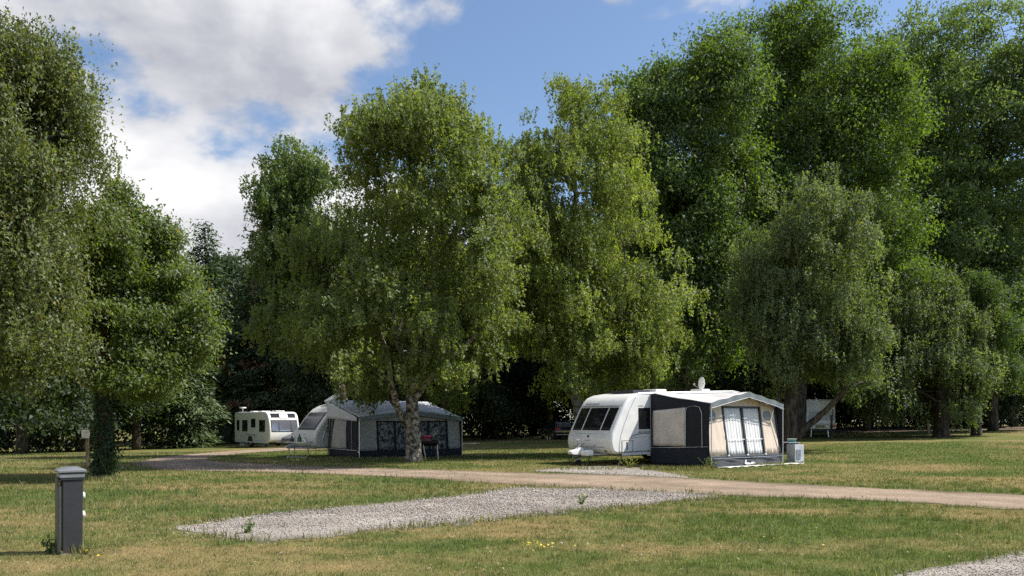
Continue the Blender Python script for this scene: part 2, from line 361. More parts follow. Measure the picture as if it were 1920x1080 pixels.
# ------------------------------------------------------------------ the ground
def sinh_lines(n, a, ext, k): t = np.linspace(-1, 1, n); return ext * np.sinh(k * t) / math.sinh(k) + a
gx = sinh_lines(221, 0, 420, 6.2)
gy = sinh_lines(251, 14, 520, 6.2)
GX, GY = np.meshgrid(gx, gy, indexing='ij')
GZ = terr(GX, GY)
gn = greenness(GX.ravel(), GY.ravel())[:, None]
gt = np.array([.24, .180, .080]) * (1 - gn) + np.array([.092, .118, .028]) * gn
n0, n1 = GX.shape
ii = (np.arange(n0 - 1)[:, None] * n1 + np.arange(n1 - 1)[None, :]).ravel()
def lawn_mat():
    m = bpy.data.materials.new('lawn'); m.use_nodes = True; nt = m.node_tree; n = nt.nodes; l = nt.links
    p = n['Principled BSDF']; p.inputs['Roughness'].default_value = 1; p.inputs['Specular IOR Level'].default_value = .1
    at = n.new('ShaderNodeAttribute'); at.attribute_name = 'tint'; t = n.new('ShaderNodeTexCoord')
    col = at.outputs['Color']
    for sc, lo, hi in ((2.3, .75, 1.2), (28, .62, 1.35)):
        mp = n.new('ShaderNodeMapping'); mp.inputs['Scale'].default_value = (1, .6, 1); l.new(t.outputs['Object'], mp.inputs[0])
        ns = n.new('ShaderNodeTexNoise'); ns.inputs['Scale'].default_value = sc; ns.inputs['Detail'].default_value = 5; ns.inputs['Roughness'].default_value = .7; l.new(mp.outputs[0], ns.inputs['Vector'])
        mr = n.new('ShaderNodeMapRange'); mr.inputs[1].default_value = .3; mr.inputs[2].default_value = .7; mr.inputs[3].default_value = lo; mr.inputs[4].default_value = hi; l.new(ns.outputs[0], mr.inputs[0])
        mx = n.new('ShaderNodeMixRGB'); mx.blend_type = 'MULTIPLY'; mx.inputs[0].default_value = 1; l.new(col, mx.inputs[1]); l.new(mr.outputs[0], mx.inputs[2]); col = mx.outputs[0]
    l.new(col, p.inputs['Base Color'])
    b = n.new('ShaderNodeBump'); b.inputs['Strength'].default_value = .7; b.inputs['Distance'].default_value = .05; l.new(ns.outputs[0], b.inputs['Height']); l.new(b.outputs[0], p.inputs['Normal'])
    return m
o = np_mesh('ground', np.stack([GX.ravel(), GY.ravel(), GZ.ravel()], 1), np.stack([ii, ii + n1, ii + n1 + 1, ii + 1], 1), lawn_mat(), tint=gt)
tag(o, 'dry mown lawn of the campsite', 'lawn', kind='structure')
trk, tn, tf = strip('track', TRACK_N, TRACK_F, 260, 21, .008, M_track, .42); tag(trk, 'tan gravel track curving across the lawn', 'track', kind='structure')
pit, pn, pf = strip('gravel_pitch', PITCH_N, PITCH_F, 260, 11, .005, M_grav, .55); tag(pit, 'grey gravel pitch beside the track', 'gravel pitch', kind='structure')
pi2, p2n, p2f = strip('gravel_apron', PITCH2_N, PITCH2_F, 60, 7, .012, M_grav, .2); tag(pi2, 'gravel patch before the caravan with beige awning', 'gravel patch', kind='structure')
cor, cn, cf = strip('gravel_path', CORNER_N, CORNER_F, 60, 9, .005, M_grav, .3); tag(cor, 'gravel corner at lower right of the lawn', 'gravel path', kind='structure')
far, fn_, ff_ = strip('far_track', FAR_N, FAR_F, 60, 4, .03, M_track, .5); tag(far, 'far track along the wood edge at right', 'track', kind='structure')
REG = [np.r_[a, b[::-1]] for a, b in ((tn, tf), (pn, pf), (p2n, p2f), (cn, cf))]
def on_gravel(x, y):
    m = np.zeros(len(x), bool)
    for r in REG: m |= inside(r, x, y)
    return m

# ------------------------------------------------------------------ grass blades and gravel stones
def blades(name, n, ylo, yhi, wide, hi, label):
    r = RNG
    y = np.exp(r.uniform(math.log(ylo), math.log(yhi), n)); x = r.uniform(-1, 1, n) * (.69 * y + 2.0)
    jx, jy = r.normal(0, .11, n), r.normal(0, .11, n)
    nt_ = n // 7                                                     # tufts: blades gathered round common roots
    ty = np.exp(r.uniform(math.log(ylo), math.log(22), 3200)); tx = r.uniform(-1, 1, 3200) * (.69 * ty + 2.0); ti = r.integers(0, 3200, nt_)
    x[:nt_] = tx[ti] + r.normal(0, .045, nt_); y[:nt_] = ty[ti] + r.normal(0, .045, nt_); istuft = np.zeros(n, bool); istuft[:nt_] = True
    keep = ~on_gravel(x + jx, y + jy); istuft = istuft[keep]; x, y = x[keep], y[keep]; n = len(x)
    g = greenness(x, y); s = y / 9.0
    hgt = r.uniform(.45, 1.0, n) ** 1.2 * hi * (0.7 + .6 * g) * (1 + .5 * (fbm(x * 2.2, y * 2.2, 2) - .5)) * np.clip(s, 1, 1.6)
    tall = r.random(n) < .012; hgt[tall] *= 2.0; hgt[istuft] *= 1.55; g = np.where(istuft, np.clip(g + .22, 0, 1), g)
    w = wide * s * r.uniform(.7, 1.3, n)
    a = r.uniform(0, 2 * math.pi, n); lean = r.uniform(0, .9, n) * hgt; la = r.uniform(0, 2 * math.pi, n)
    z = terr(x, y)
    b = np.stack([np.cos(a) * w / 2, np.sin(a) * w / 2], 1); p = np.stack([x, y], 1)
    V = np.empty((n, 3, 3), np.float32)
    V[:, 0, :2] = p - b; V[:, 1, :2] = p + b; V[:, 0, 2] = V[:, 1, 2] = z - .004
    V[:, 2, 0] = x + np.cos(la) * lean; V[:, 2, 1] = y + np.sin(la) * lean; V[:, 2, 2] = z + hgt
    straw = r.random(n) > (g * .80 + .18)
    c1 = np.array([.112, .155, .034]) * r.uniform(.6, 1.35, (n, 1)) + r.uniform(-.012, .02, (n, 1)) * np.array([1, .3, 0])
    c2 = np.array([.345, .265, .125]) * r.uniform(.55, 1.25, (n, 1))
    col = np.where(straw[:, None], c2, c1)
    o = np_mesh(name, V.reshape(-1, 3), np.arange(n * 3).reshape(-1, 3), M_blade, tint=np.repeat(col, 3, 0))
    return tag(o, label, 'grass', kind='stuff')
blades('grass', 470000, 7.2, 48, .0062, .040, 'short grass blades of the dry lawn')

def stones(name, regs, dens, size, label):
    Vs, Ts = [], []
    base = np.array([(1,0,0),(0,1,0),(-1,0,0),(0,-1,0),(0,0,1),(0,0,-1)], float)
    fb = np.array([(0,1,4),(1,2,4),(2,3,4),(3,0,4),(1,0,5),(2,1,5),(3,2,5),(0,3,5)])
    pts = []
    for a, b, dn in regs:
        poly = np.r_[a, b[::-1]]; mn, mx = poly.min(0) - .3, poly.max(0) + .3
        n = int((mx - mn).prod() * dn * dens); q = RNG.uniform(mn, mx, (n, 2))
        jit = RNG.normal(0, .16, (n, 2)) * (1 + 1.5 * (RNG.random((n, 1)) < .12)); q = q[inside(poly, q[:, 0] + jit[:, 0], q[:, 1] + jit[:, 1])]
        q = q[RNG.random(len(q)) < np.clip(.35 + 3.2 * (fbm(q[:, 0] * 1.1 + 5, q[:, 1] * 1.1, 3) - .35), .3, 1)]      # worn, thin spots
        q = q[(np.abs(q[:, 0]) < .7 * q[:, 1] + 2) & (q[:, 1] > 6.5)]; pts.append(q)
    q = np.concatenate(pts); n = len(q)
    sc = size * RNG.uniform(.5, 1.25, n)[:, None, None] * np.clip(q[:, 1] / 11, .8, 1.6)[:, None, None]
    an = RNG.uniform(0, 6.28, n); co, si = np.cos(an), np.sin(an)
    V = base[None] * RNG.uniform(.55, 1.2, (n, 6, 3)) * np.array([1, .8, .6]) * sc
    V[..., :2] += RNG.normal(0, .12, (n, 6, 2)) * sc
    x = V[..., 0] * co[:, None] - V[..., 1] * si[:, None]; y = V[..., 0] * si[:, None] + V[..., 1] * co[:, None]
    V[..., 0] = x + q[:, None, 0]; V[..., 1] = y + q[:, None, 1]; V[..., 2] += terr(q[:, 0], q[:, 1])[:, None] + .006 + sc[:, :, 0] * .2
    k = RNG.random(n); c = np.array([.285, .26, .235])[None] * RNG.uniform(.55, 1.55, (n, 1))
    c[k < .2] *= np.array([1.12, .93, .82]); c[k > .85] *= np.array([.6, .6, .64]); c = np.clip(c * (.72 + .6 * fbm(q[:, 0] * .9, q[:, 1] * 1.4, 3))[:, None], .03, .62)
    F = (fb[None] + (np.arange(n) * 6)[:, None, None]).reshape(-1, 3)
    o = np_mesh(name, V.reshape(-1, 3), F, tint_mat('stone', .95), tint=np.repeat(c, 6, 0))
    return tag(o, label, 'gravel', kind='stuff')
stones('gravel', [(pn, pf, 1.0), (cn, cf, 1.1), (p2n, p2f, .3), (tn[60:130], tf[60:130], .06)], 600, .0155, 'loose grey stones lying on the gravel pitches')

# ------------------------------------------------------------------ trees
def unit(v): return v / (np.linalg.norm(v, axis=-1, keepdims=True) + 1e-9)
def sph(n): return unit(RNG.normal(0, 1, (n, 3)))
def leaf_quads(c, a, nrm, l, w):
    b = unit(np.cross(nrm, a)); n = len(c)
    V = np.empty((n, 4, 3), np.float32)
    l = l[:, None]; w = w[:, None]
    V[:, 0] = c - a * l * .5; V[:, 1] = c + b * w * .5 - a * l * .06; V[:, 2] = c + a * l * .5; V[:, 3] = c - b * w * .5 - a * l * .06
    return V
def leaf_tris(c, a, nrm, l, w):
    b = unit(np.cross(nrm, a)); n = len(c); V = np.empty((n, 3, 3), np.float32); l = l[:, None]; w = w[:, None]
    V[:, 0] = c - a * l * .42 + b * w * .5; V[:, 1] = c - a * l * .42 - b * w * .5; V[:, 2] = c + a * l * .62
    return V
def tris(n): return np.arange(n * 3).reshape(-1, 3)
def leaf_cloud(lobes, n_leaf, leaf, col, col2, weep=0.0, clump=.30, per=46, flat=.75, shell=.5, warm=.0, gap=1.3, cut=1.9):
    """lobes: (x, y, z, rx, ry, rz). Leaves gather in clumps near each lobe's skin; weep hangs them in strands"""
    L = np.array(lobes, float); wgt = (L[:, 3] * L[:, 5]) ; wgt = wgt / wgt.sum()
    n_leaf = int(n_leaf * 1.85); per = int(per * 1.35); nc = max(20, n_leaf // per)
    li = RNG.choice(len(L), nc, p=wgt)
    d = sph(nc); rr = RNG.uniform(shell ** 2, 1.0, nc) ** .5
    rr *= 1 + RNG.normal(0, .09, nc) + (RNG.random(nc) < .07) * RNG.uniform(0, .22, nc)
    cc = L[li, :3] + d * rr[:, None] * L[li, 3:]
    # open gaps between the masses of foliage
    big = int(nc * cut); li = RNG.choice(len(L), big, p=wgt); d = sph(big)
    rr = RNG.uniform(shell ** 2, 1.0, big) ** .5 * (1 + RNG.normal(0, .08, big) + (RNG.random(big) < .12) * RNG.uniform(0, .34, big))
    cc = L[li, :3] + d * rr[:, None] * L[li, 3:]
    msc = gap; pn_ = noise3(cc / msc + 31.7) * .65 + noise3(cc / (msc * .45) + 7.1) * .35 + RNG.normal(0, .03, big)
    kk = np.argsort(-pn_)[:nc]; kk = kk[RNG.permutation(len(kk))]; cc, d = cc[kk], d[kk]
    ci = np.repeat(np.arange(nc), per); n = len(ci)
    sig = clump * RNG.uniform(.6, 1.35, nc)
    off = RNG.normal(0, 1, (n, 3)) * sig[ci, None]; off[:, 2] *= flat
    if weep > 0:
        hang = RNG.uniform(0, 1, n) ** 1.1 * weep * RNG.uniform(.4, 1.2, nc)[ci]
        ns = 5; si = RNG.integers(0, ns, n); sx = RNG.normal(0, 1, (nc, ns, 2)) * (sig * .9)[:, None, None]
        off[:, :2] = sx[ci, si] + RNG.normal(0, .045, (n, 2)) + d[ci, :2] * (.16 * np.sqrt(hang / max(weep, .1)))[:, None]
        off[:, 2] = -hang + RNG.normal(0, .05, n)
    c = cc[ci] + off
    a = unit(RNG.normal(0, 1, (n, 3)) + np.array([0, 0, -.9 - weep * .4]))
    nr = unit(RNG.normal(0, .52, (n, 3)) + d[ci] * .9 + np.array([0, 0, .60]))
    sz = leaf * .98 * RNG.uniform(.65, 1.35, n)
    V = leaf_tris(c, a, nr, sz, sz * RNG.uniform(.55, .8, n))
    br = (RNG.normal(1, .17, nc)[ci] * RNG.normal(1, .11, n)).clip(.45, 1.7)[:, None]
    mixv = (RNG.random(nc)[ci] * .6 + RNG.random(n) * .4)[:, None] ** 1.4
    t = (np.array(col) * (1 - mixv) + np.array(col2) * mixv) * br * 1.36
    if warm: 
        k = RNG.random(n) < warm; t[k] = np.array([.26, .17, .035]) * RNG.uniform(.6, 1.2, (k.sum(), 1))
    return V.reshape(-1, 3), np.repeat(t, 3, 0), cc
LAT3 = np.random.default_rng(8).random((64, 64, 64))
def noise3(p):
    i = np.floor(p).astype(int); f = p - i; f = f * f * (3 - 2 * f); r = 0
    for a in (0, 1):
        for b in (0, 1):
            for c in (0, 1):
                w = (f[:, 0] if a else 1 - f[:, 0]) * (f[:, 1] if b else 1 - f[:, 1]) * (f[:, 2] if c else 1 - f[:, 2])
                r = r + w * LAT3[(i[:, 0] + a) & 63, (i[:, 1] + b) & 63, (i[:, 2] + c) & 63]
    return r
def quads(n): return np.arange(n * 4).reshape(-1, 4)
def bent(a, b, n=6, sag=.12, wob=.06):
    a, b = Vector(a), Vector(b); d = (b - a).length; out = []
    w = Vector((random.gauss(0, 1), random.gauss(0, 1), random.gauss(0, .5))) * wob * d
    for i in range(n):
        t = i / (n - 1); p = a.lerp(b, t); s = math.sin(math.pi * t)
        out.append(p + w * s + Vector((0, 0, -sag * d * s)))
    return out
def px_lobes(spec, Y, bx, by, bz, depth=.8, extra=2, seed=0, squash=.9):
    """lobes given by where they stand in the photo and how wide, at the tree's own distance; more lobes fill the crown's depth"""
    rs = random.Random(seed); out = []; ztop = max(P(a, b, Y)[2] for a, b, c in spec) - bz
    cx = sum(s[0] for s in spec) / len(spec); hw = max(abs(s[0] - cx) + s[2] for s in spec) / FPX * Y
    for u, v, r in spec:
        x, _, z = P(u, v, Y); r = r * 1.20 / FPX * Y
        out.append((x - bx, rs.uniform(-.15, .15) * hw, z - bz, r, r * 1.05, r * squash))
        ax = (cx - 960) / FPX * Y
        for k in range(extra):
            s = -1 if k % 2 == 0 else 1
            dy = s * depth * hw * rs.uniform(.35, .9) * (1 - .35 * abs(x - ax) / hw)
            r2 = r * rs.uniform(.7, .95)
            yy = Y + dy; xx = ax + (x - ax) * rs.uniform(.6, .95)
            zz = z + rs.uniform(-.3, .3) * r - .10 * r - abs(dy) * .46 * max(0, (z - bz) / ztop) ** 1.2
            out.append((xx - bx, dy, zz - bz, r2, r2, r2 * squash))
    return out
def make_tree(name, label, base, lobes, stems, bark, leaves, leafmat=None, cat='tree', group=None, limbs=10, limb_r=.07, seed=1, twigs=60):
    """base: world spot. stems: list of polylines ((x,y,z,r)...) local. leaves: dict for leaf_cloud"""
    random.seed(seed)
    t = tag(empty(name, base), label, cat, group)
    mb = MB()
    for st in stems:
        pts = [Vector(p[:3]) for p in st]; rad = [p[3] for p in st]
        # subdivide for gentle bends
        q, rr = [], []
        for i in range(len(pts) - 1):
            for k in range(4):
                f = k / 4; q.append(pts[i].lerp(pts[i + 1], f) + Vector((random.gauss(0, .02), random.gauss(0, .02), 0)) * (1 if k else 0)); rr.append(rad[i] * (1 - f) + rad[i + 1] * f)
        q.append(pts[-1]); rr.append(rad[-1])
        mb.tube(q, rr, 11)
    lm = MB(); nodes = [p for st in stems for p in st[1:]]
    sel = lobes if len(lobes) <= limbs else random.sample(lobes, limbs)
    ends = []
    for lb in sel:
        c = Vector(lb[:3])
        cand = [p for p in nodes if p[2] < c.z + .2] or nodes
        s = min(cand, key=lambda p: (Vector(p[:3]) - c).length + .35 * abs(p[2] - (c.z - 1.2)))
        a = Vector(s[:3]); r0 = min(s[3] * .7, limb_r * 1.6)
        pts = bent(a, c, 7, -.06, .08)
        lm.tube(pts, [r0 + (limb_r * .25 - r0) * i / 6 for i in range(7)], 7)
        ends.append((pts, lb))
    V, tint, cc = leaf_cloud(lobes, **leaves)
    if len(cc) and twigs:
        E = [(Vector(p), lb) for pts, lb in ends for p in pts[3:]]
        idx = RNG.choice(len(cc), min(twigs, len(cc)), replace=False)
        for i in idx:
            c = Vector(cc[i]); e = min(E, key=lambda q: (q[0] - c).length)[0]
            if (e - c).length < 3.2: lm.tube(bent(e, c, 4, -.05, .08), [limb_r * .28, limb_r * .2, limb_r * .13, limb_r * .06], 5, cap=False)
    nf = len(mb.f); mb.add(lm.v, lm.f); tk = mb.build('trunk', bark, t, smooth=True); tk.data.materials.append(M_bark_d)
    tk.data.polygons.foreach_set('material_index', (np.arange(len(tk.data.polygons)) >= nf).astype(np.int32))
    np_mesh('crown', V, tris(len(V) // 3), leafmat or M_leaf, t, tint=tint)
    return t
def wpos(u, Y): x = (u - 960) / FPX * Y; return (x, Y, T(x, Y))

BIRCH = dict(col=(.085, .115, .026), col2=(.150, .170, .048))
# --- middle tree with pale patchy trunk, forked low, standing before the navy awning
Yc = 31.6; bx, by, bz = wpos(775, Yc)
spec = [(740,205,45),(800,195,45),(870,200,50),(700,235,45),(905,245,45),(780,265,70),(850,280,70),(690,310,45),(945,300,45),(640,395,40),(720,390,60),(820,360,62),(905,400,75),(650,460,60),(590,470,45),
        (590,545,60),(575,620,50),(655,560,65),(635,640,60),(700,500,58),(890,500,70),(940,470,55),(930,570,60),(875,600,60),(690,650,48),(820,680,40),(900,650,40),(540,545,42),(520,600,36),(970,330,36),(985,430,40),(960,400,40),(970,500,40),(680,700,30),(620,700,32)]
lb = px_lobes(spec, Yc, bx, by, bz, .85, 2, 3)
def pl(u, v, dy, r, Y=Yc): x, _, z = P(u, v, Y + dy); return (x - bx, dy, z - bz, r)
stems = [[(0,0,-.15,.40), (0.0,0,.35,.31), (.0,0,1.6,.27), pl(772,745,0,.235), pl(778,660,.1,.17), pl(790,590,.15,.15), pl(815,510,.2,.12), pl(820,420,.1,.09), pl(810,300,0,.05)],
         [pl(773,750,0,.18), pl(800,715,-.15,.13), pl(835,680,-.5,.11), pl(880,640,-1.0,.085), pl(920,600,-1.5,.05)],
         [pl(768,800,0,.17), pl(748,770,-.25,.14), pl(735,730,-.6,.12), pl(725,660,-1.0,.09), pl(700,580,-1.6,.06)],
         [pl(770,700,.1,.12), pl(745,640,.5,.10), pl(730,540,.9,.08), pl(720,430,1.2,.05)]]
make_tree('forked_birch_tree', 'tall forked tree with pale patchy trunk in front of the navy awning', (bx, by, bz), lb, stems, M_bark_c,
          dict(n_leaf=120000, leaf=.115, weep=.7, clump=.29, per=60, shell=.35, warm=.004, **BIRCH), limbs=34, limb_r=.06, seed=3, twigs=130)
# --- darker birch close behind it on the left
Y = 38.5; bx, by, bz = wpos(652, Y)
spec = [(545,265,28),(520,300,30),(590,285,32),(560,330,45),(510,365,40),(610,345,45),(540,410,50),(600,430,55),(500,450,35),(520,500,45),(580,520,55),(640,420,50),(640,540,50),(530,585,45),(600,620,50)]
lb = px_lobes(spec, Y, bx, by, bz, .7, 2, 5)
stems = [[(0,0,-.1,.26),(-.1,0,2,.22),(-.8,.1,6,.17),(-1.6,.1,10,.11),(-2.4,0,13.5,.05)]]
make_tree('narrow_birch_tree', 'narrower tree left of and behind the forked tree, spiky top against cloud', (bx, by, bz), lb, stems, M_bark_d,
          dict(n_leaf=52000, leaf=.125, weep=.55, clump=.27, per=40, shell=.35, col=(.055,.085,.020), col2=(.10,.135,.033)), limbs=22, limb_r=.055, seed=5)
# --- bright weeping birch behind the caravan with the beige awning
Y = 36.5; bx, by, bz = wpos(1092, Y)
spec = [(1045,175,32),(1075,165,30),(1130,190,36),(1025,235,42),(1095,235,50),(1165,245,40),(1005,300,45),(1070,310,60),(1150,310,55),(985,370,45),(1060,400,65),(1140,390,55),(990,450,50),(1050,500,75),(1130,480,65),
        (1190,500,45),(1000,560,50),(1080,580,65),(1160,570,65),(1235,560,58),(1000,630,35),(1060,650,40),(1140,640,50),(1230,635,54),(1272,575,38),(1200,690,36),(1260,640,34),(1000,250,28),(980,305,40),(965,370,42),(955,450,46),(950,530,50),(965,610,44),(1190,350,40),(1200,430,44),(1235,500,42),(1275,555,32),(1290,600,26),(1030,700,32),(1090,705,34),(1130,700,30),(975,500,40),(965,420,35)]
lb = px_lobes(spec, Y, bx, by, bz, .6, 2, 7)
stems = [[(0,0,-.1,.30),(-.1,0,1.5,.25),(-.6,0,4.5,.21),(-.4,0,8,.16),(-.3,.1,12,.10),(-.5,0,15,.04)],
         [(-.55,0,4,.13),(.9,-.5,6,.11),(1.8,-.9,7.8,.07)]]
make_tree('weeping_birch_tree', 'bright green birch rising behind the caravan with the beige awning', (bx, by, bz), lb, stems, M_bark_b,
          dict(n_leaf=112000, leaf=.115, weep=.8, clump=.29, per=60, shell=.35, warm=.006, col=(.10,.135,.028), col2=(.175,.195,.050)), limbs=30, limb_r=.055, seed=7, twigs=100)
# --- left edge birch, greyer, cut by the frame
Y = 18.5; bx, by, bz = wpos(-75, Y)
spec = [(40,45,45),(100,85,44),(-40,60,60),(30,130,60),(122,160,42),(-60,200,80),(70,220,65),(142,240,34),(0,300,70),(110,310,48),(50,390,60),(130,380,35),(-60,400,80),(20,470,60),(100,470,55),(50,560,55),(120,560,38),(-40,600,70),(90,610,30)]
lb = px_lobes(spec, Y, bx, by, bz, .75, 2, 9)
stems = [[(0,0,-.1,.24),(.05,0,2,.20),(.3,.05,5,.13),(.7,0,7.0,.08),(1.0,0,8.6,.03)], [(.05,0,2.6,.12),(.7,-.2,4.3,.09),(1.1,-.3,6.0,.05)]]
make_tree('silver_birch_tree', 'tall grey green drooping birch at the left edge of the picture', (bx, by, bz), lb, stems, M_bark_b,
          dict(n_leaf=92000, leaf=.075, weep=.95, clump=.21, per=50, shell=.3, warm=.02, gap=.8, cut=1.5, col=(.070,.090,.024), col2=(.125,.140,.045)), limbs=26, limb_r=.045, seed=9, twigs=110)
# --- left conifer-like tree with ivy on its red-brown trunk
def conifer(name, label, base, h, rad, bark, n, spray, col, col2, z0=.12, brown=0.0, droop=.25, seed=1, trunk_r=.2, cat='tree', taper=.85, group=None, flare=1.0):
    rs = np.random.default_rng(seed); random.seed(seed)
    t = tag(empty(name, base), label, cat, group)
    mb = MB(); mb.tube([(0,0,-.1),(0,0,h*.25),(.05,0,h*.55),(0,.05,h*.97)], [trunk_r*1.25, trunk_r, trunk_r*.6, .02], 10)
    n = int(n * 1.7); spray *= .85; nb = 120; C_, D_, B_ = [], [], []
    for i in range(nb):
        f = (i + rs.random()) / nb; z = h * (z0 + (1 - z0) * f); an = i * 2.39996 + rs.normal(0, .3)
        ln = rad * (1 - f ** 1.25 * taper) ** flare * rs.uniform(.7, 1.12) * (0.75 + .25 * min(1, f * 4)); ln = max(ln, .35)
        up = .12 + .5 * f
        k = max(5, int(ln * 7)); s = np.linspace(.12, 1, k)
        px = np.cos(an) * ln * s; py = np.sin(an) * ln * s; pz = z + up * ln * s * .55 - droop * ln * s ** 2
        if i % 2 == 0: mb.tube([(px[0]*0, py[0]*0, z), (px[k//2], py[k//2], pz[k//2]), (px[-1], py[-1], pz[-1])], [trunk_r * .22 * (1 - .6 * f), .025, .008], 5, cap=False)
        C_.append(np.stack([px, py, pz], 1)); D_.append(np.tile([np.cos(an), np.sin(an), 0], (k, 1))); B_.append(np.full(k, rs.normal(1, .16)) * (.2 if False else 1))
    Cc = np.concatenate(C_); Dd = np.concatenate(D_); Bb = np.concatenate(B_); m = len(Cc)
    wt = .3 + np.linalg.norm(Cc[:, :2], axis=1); ci = rs.choice(m, n, p=wt / wt.sum())
    side = np.stack([-Dd[ci, 1], Dd[ci, 0], np.zeros(n)], 1)
    sp = rad * .13
    q = rs.normal(0, 1, n) * sp * 1.3
    c = Cc[ci] + side * q[:, None] + rs.normal(0, 1, (n, 3)) * np.array([.10, .10, .09]) * (sp / .3 + .4)
    c[:, 2] -= np.abs(q) * .35
    a = unit(Dd[ci] * .8 + side * np.sign(q)[:, None] * .6 + rs.normal(0, .35, (n, 3)) + np.array([0, 0, -.35]))
    nr = unit(rs.normal(0, .5, (n, 3)) + np.array([0, 0, 1.0]) + Dd[ci] * .4)
    sz = spray * rs.uniform(.6, 1.4, n); V = leaf_tris(c, a, nr, sz, sz * rs.uniform(.3, .48, n))
    mixv = rs.random((n, 1)); tint = (np.array(col) * (1 - mixv) + np.array(col2) * mixv) * (Bb[ci] * rs.normal(1, .15, n)).clip(.5, 1.6)[:, None]
    if brown:
        pa = fbm(c[:, 0] * .55 + 40 + seed, c[:, 2] * .55 + 11, 2); k = pa > np.quantile(pa, 1 - brown)
        tint[k] = np.array([.20, .11, .045]) * rs.uniform(.5, 1.2, (k.sum(), 1))
    mb.build('trunk', bark, t, smooth=True)
    np_mesh('crown', V.reshape(-1, 3), tris(n), M_needle, t, tint=np.repeat(tint, 3, 0))
    return t
Y = 22.4; bx, by, bz = wpos(194, Y)
spec = [(235,365,26),(250,400,34),(205,430,42),(275,440,40),(180,490,45),(255,500,55),(310,510,42),(140,550,48),(210,570,60),(290,575,55),(345,575,38),(120,620,48),(180,640,55),(260,645,55),(330,645,42),(365,610,28),(150,695,35),(225,705,40),(290,700,35),(90,660,35)]
lb = px_lobes(spec, Y, bx, by, bz, .75, 2, 13, .62)
stems = [[(0,0,-.1,.24),(.0,0,.6,.18),(-.03,0,2.4,.16),(.05,0,4.5,.13),(.5,0,6.4,.07),(.7,0,7.6,.03)]]
tr = make_tree('leafy_tree', 'bushy bright green tree with ivy on its trunk behind the bollard', (bx, by, bz), lb, stems, M_bark_r,
          dict(n_leaf=88000, leaf=.092, weep=.0, clump=.25, per=56, flat=.34, shell=.45, warm=.014, gap=1.15, cut=2.4, col=(.062,.090,.019), col2=(.118,.148,.036)), limbs=34, limb_r=.05, seed=13, twigs=120)
# ivy climbing its trunk, and the scrub at its foot: a part of the tree's dressing
n = 3600; zz = RNG.uniform(.05, 2.9, n) ; an = RNG.uniform(0, 6.28, n); rr = .17 + RNG.gamma(1.5, .032, n) + .08 * np.exp(-zz * 1.5)
c = np.stack([np.cos(an) * rr, np.sin(an) * rr, zz], 1); d = np.stack([np.cos(an), np.sin(an), np.full(n, .3)], 1)
V = leaf_quads(c, unit(RNG.normal(0, .5, (n, 3)) + np.array([0, 0, -1])), unit(d + RNG.normal(0, .5, (n, 3))), RNG.uniform(.05, .11, n), RNG.uniform(.05, .09, n))
np_mesh('ivy', V.reshape(-1, 3), quads(n), M_leaf, tr, tint=np.repeat(np.array([.028, .055, .016]) * RNG.uniform(.6, 1.5, (n, 1)), 4, 0))

# --- the tall broadleaved trees on the right
OAK = dict(col=(.050, .082, .015), col2=(.094, .132, .027))
Y = 50; bx, by, bz = wpos(1300, Y)
spec = [(1215,150,34),(1250,125,34),(1300,120,42),(1350,100,42),(1195,200,40),(1245,200,50),(1310,195,55),(1380,170,55),(1215,270,50),(1280,280,60),(1350,280,60),(1235,350,50),(1310,370,60),(1380,350,55),(1260,440,55),(1340,450,55),(1240,520,45),(1320,540,55),(1390,470,45),(1300,620,50),(1370,560,40),(1350,640,45),(1270,690,40),(1185,270,38),(1190,345,42),(1200,430,44),(1200,520,44),(1230,600,45)]
spec = [(1300 + (u - 1300) * 1.08, v, r) for u, v, r in spec]; lb = px_lobes(spec, Y, bx, by, bz, .6, 2, 15)
stems = [[(0,0,-.2,.55),(0,0,3,.45),(.2,0,9,.36),(0,.2,15,.25),(.4,0,20,.12)],[(0,0,6,.28),(2.4,.3,12,.2),(3.4,0,17,.1)],[(0,0,7,.26),(-1.8,-.3,12,.18),(-2.4,0,16,.08)]]
make_tree('oak_tree', 'tall dark green broadleaved tree right of the bright birch', (bx, by, bz), lb, stems, M_bark_d,
          dict(n_leaf=96000, leaf=.20, clump=.45, per=60, flat=.8, shell=.6, gap=2.0, cut=1.5, **OAK), limbs=34, limb_r=.13, seed=15, twigs=60)
Y = 56; bx, by, bz = wpos(1494, Y)
spec = [(1400,75,34),(1450,60,36),(1500,60,40),(1560,62,42),(1620,85,40),(1410,130,42),(1475,125,52),(1550,130,55),(1625,145,48),(1400,200,45),(1460,205,55),(1540,210,60),(1620,215,55),(1670,150,35),(1665,240,45),(1420,275,45),(1500,290,55),(1590,290,55),(1650,320,45),(1450,360,50),(1540,370,50),(1620,390,50),(1500,450,50),(1580,480,50),(1440,500,45),(1640,470,45),(1500,560,50),(1580,580,50),(1420,350,45),(1400,430,45),(1680,330,40),(1690,420,45),(1690,510,45)]
spec = [(1530 + (u - 1530) * 1.10, v, r) for u, v, r in spec]; lb = px_lobes(spec, Y, bx, by, bz, .55, 2, 17)
stems = [[(0,0,-.2,.6),(.2,0,4,.5),(.8,0,10,.4),(1.4,.2,17,.26),(1.6,0,24,.12)],[(.5,0,7,.32),(-1.6,.3,13,.22),(-2.2,0,20,.1)],[(.6,0,8,.3),(3.6,-.3,14,.2),(5,0,20,.09)]]
make_tree('oak_tree', 'tallest rounded green tree behind the grey weeping birch', (bx, by, bz), lb, stems, M_bark_d,
          dict(n_leaf=104000, leaf=.205, clump=.46, per=60, flat=.8, shell=.6, gap=2.0, cut=1.5, col=(.053,.087,.015), col2=(.100,.142,.028)), limbs=36, limb_r=.13, seed=17, twigs=60)
Y = 64; bx, by, bz = wpos(1862, Y)
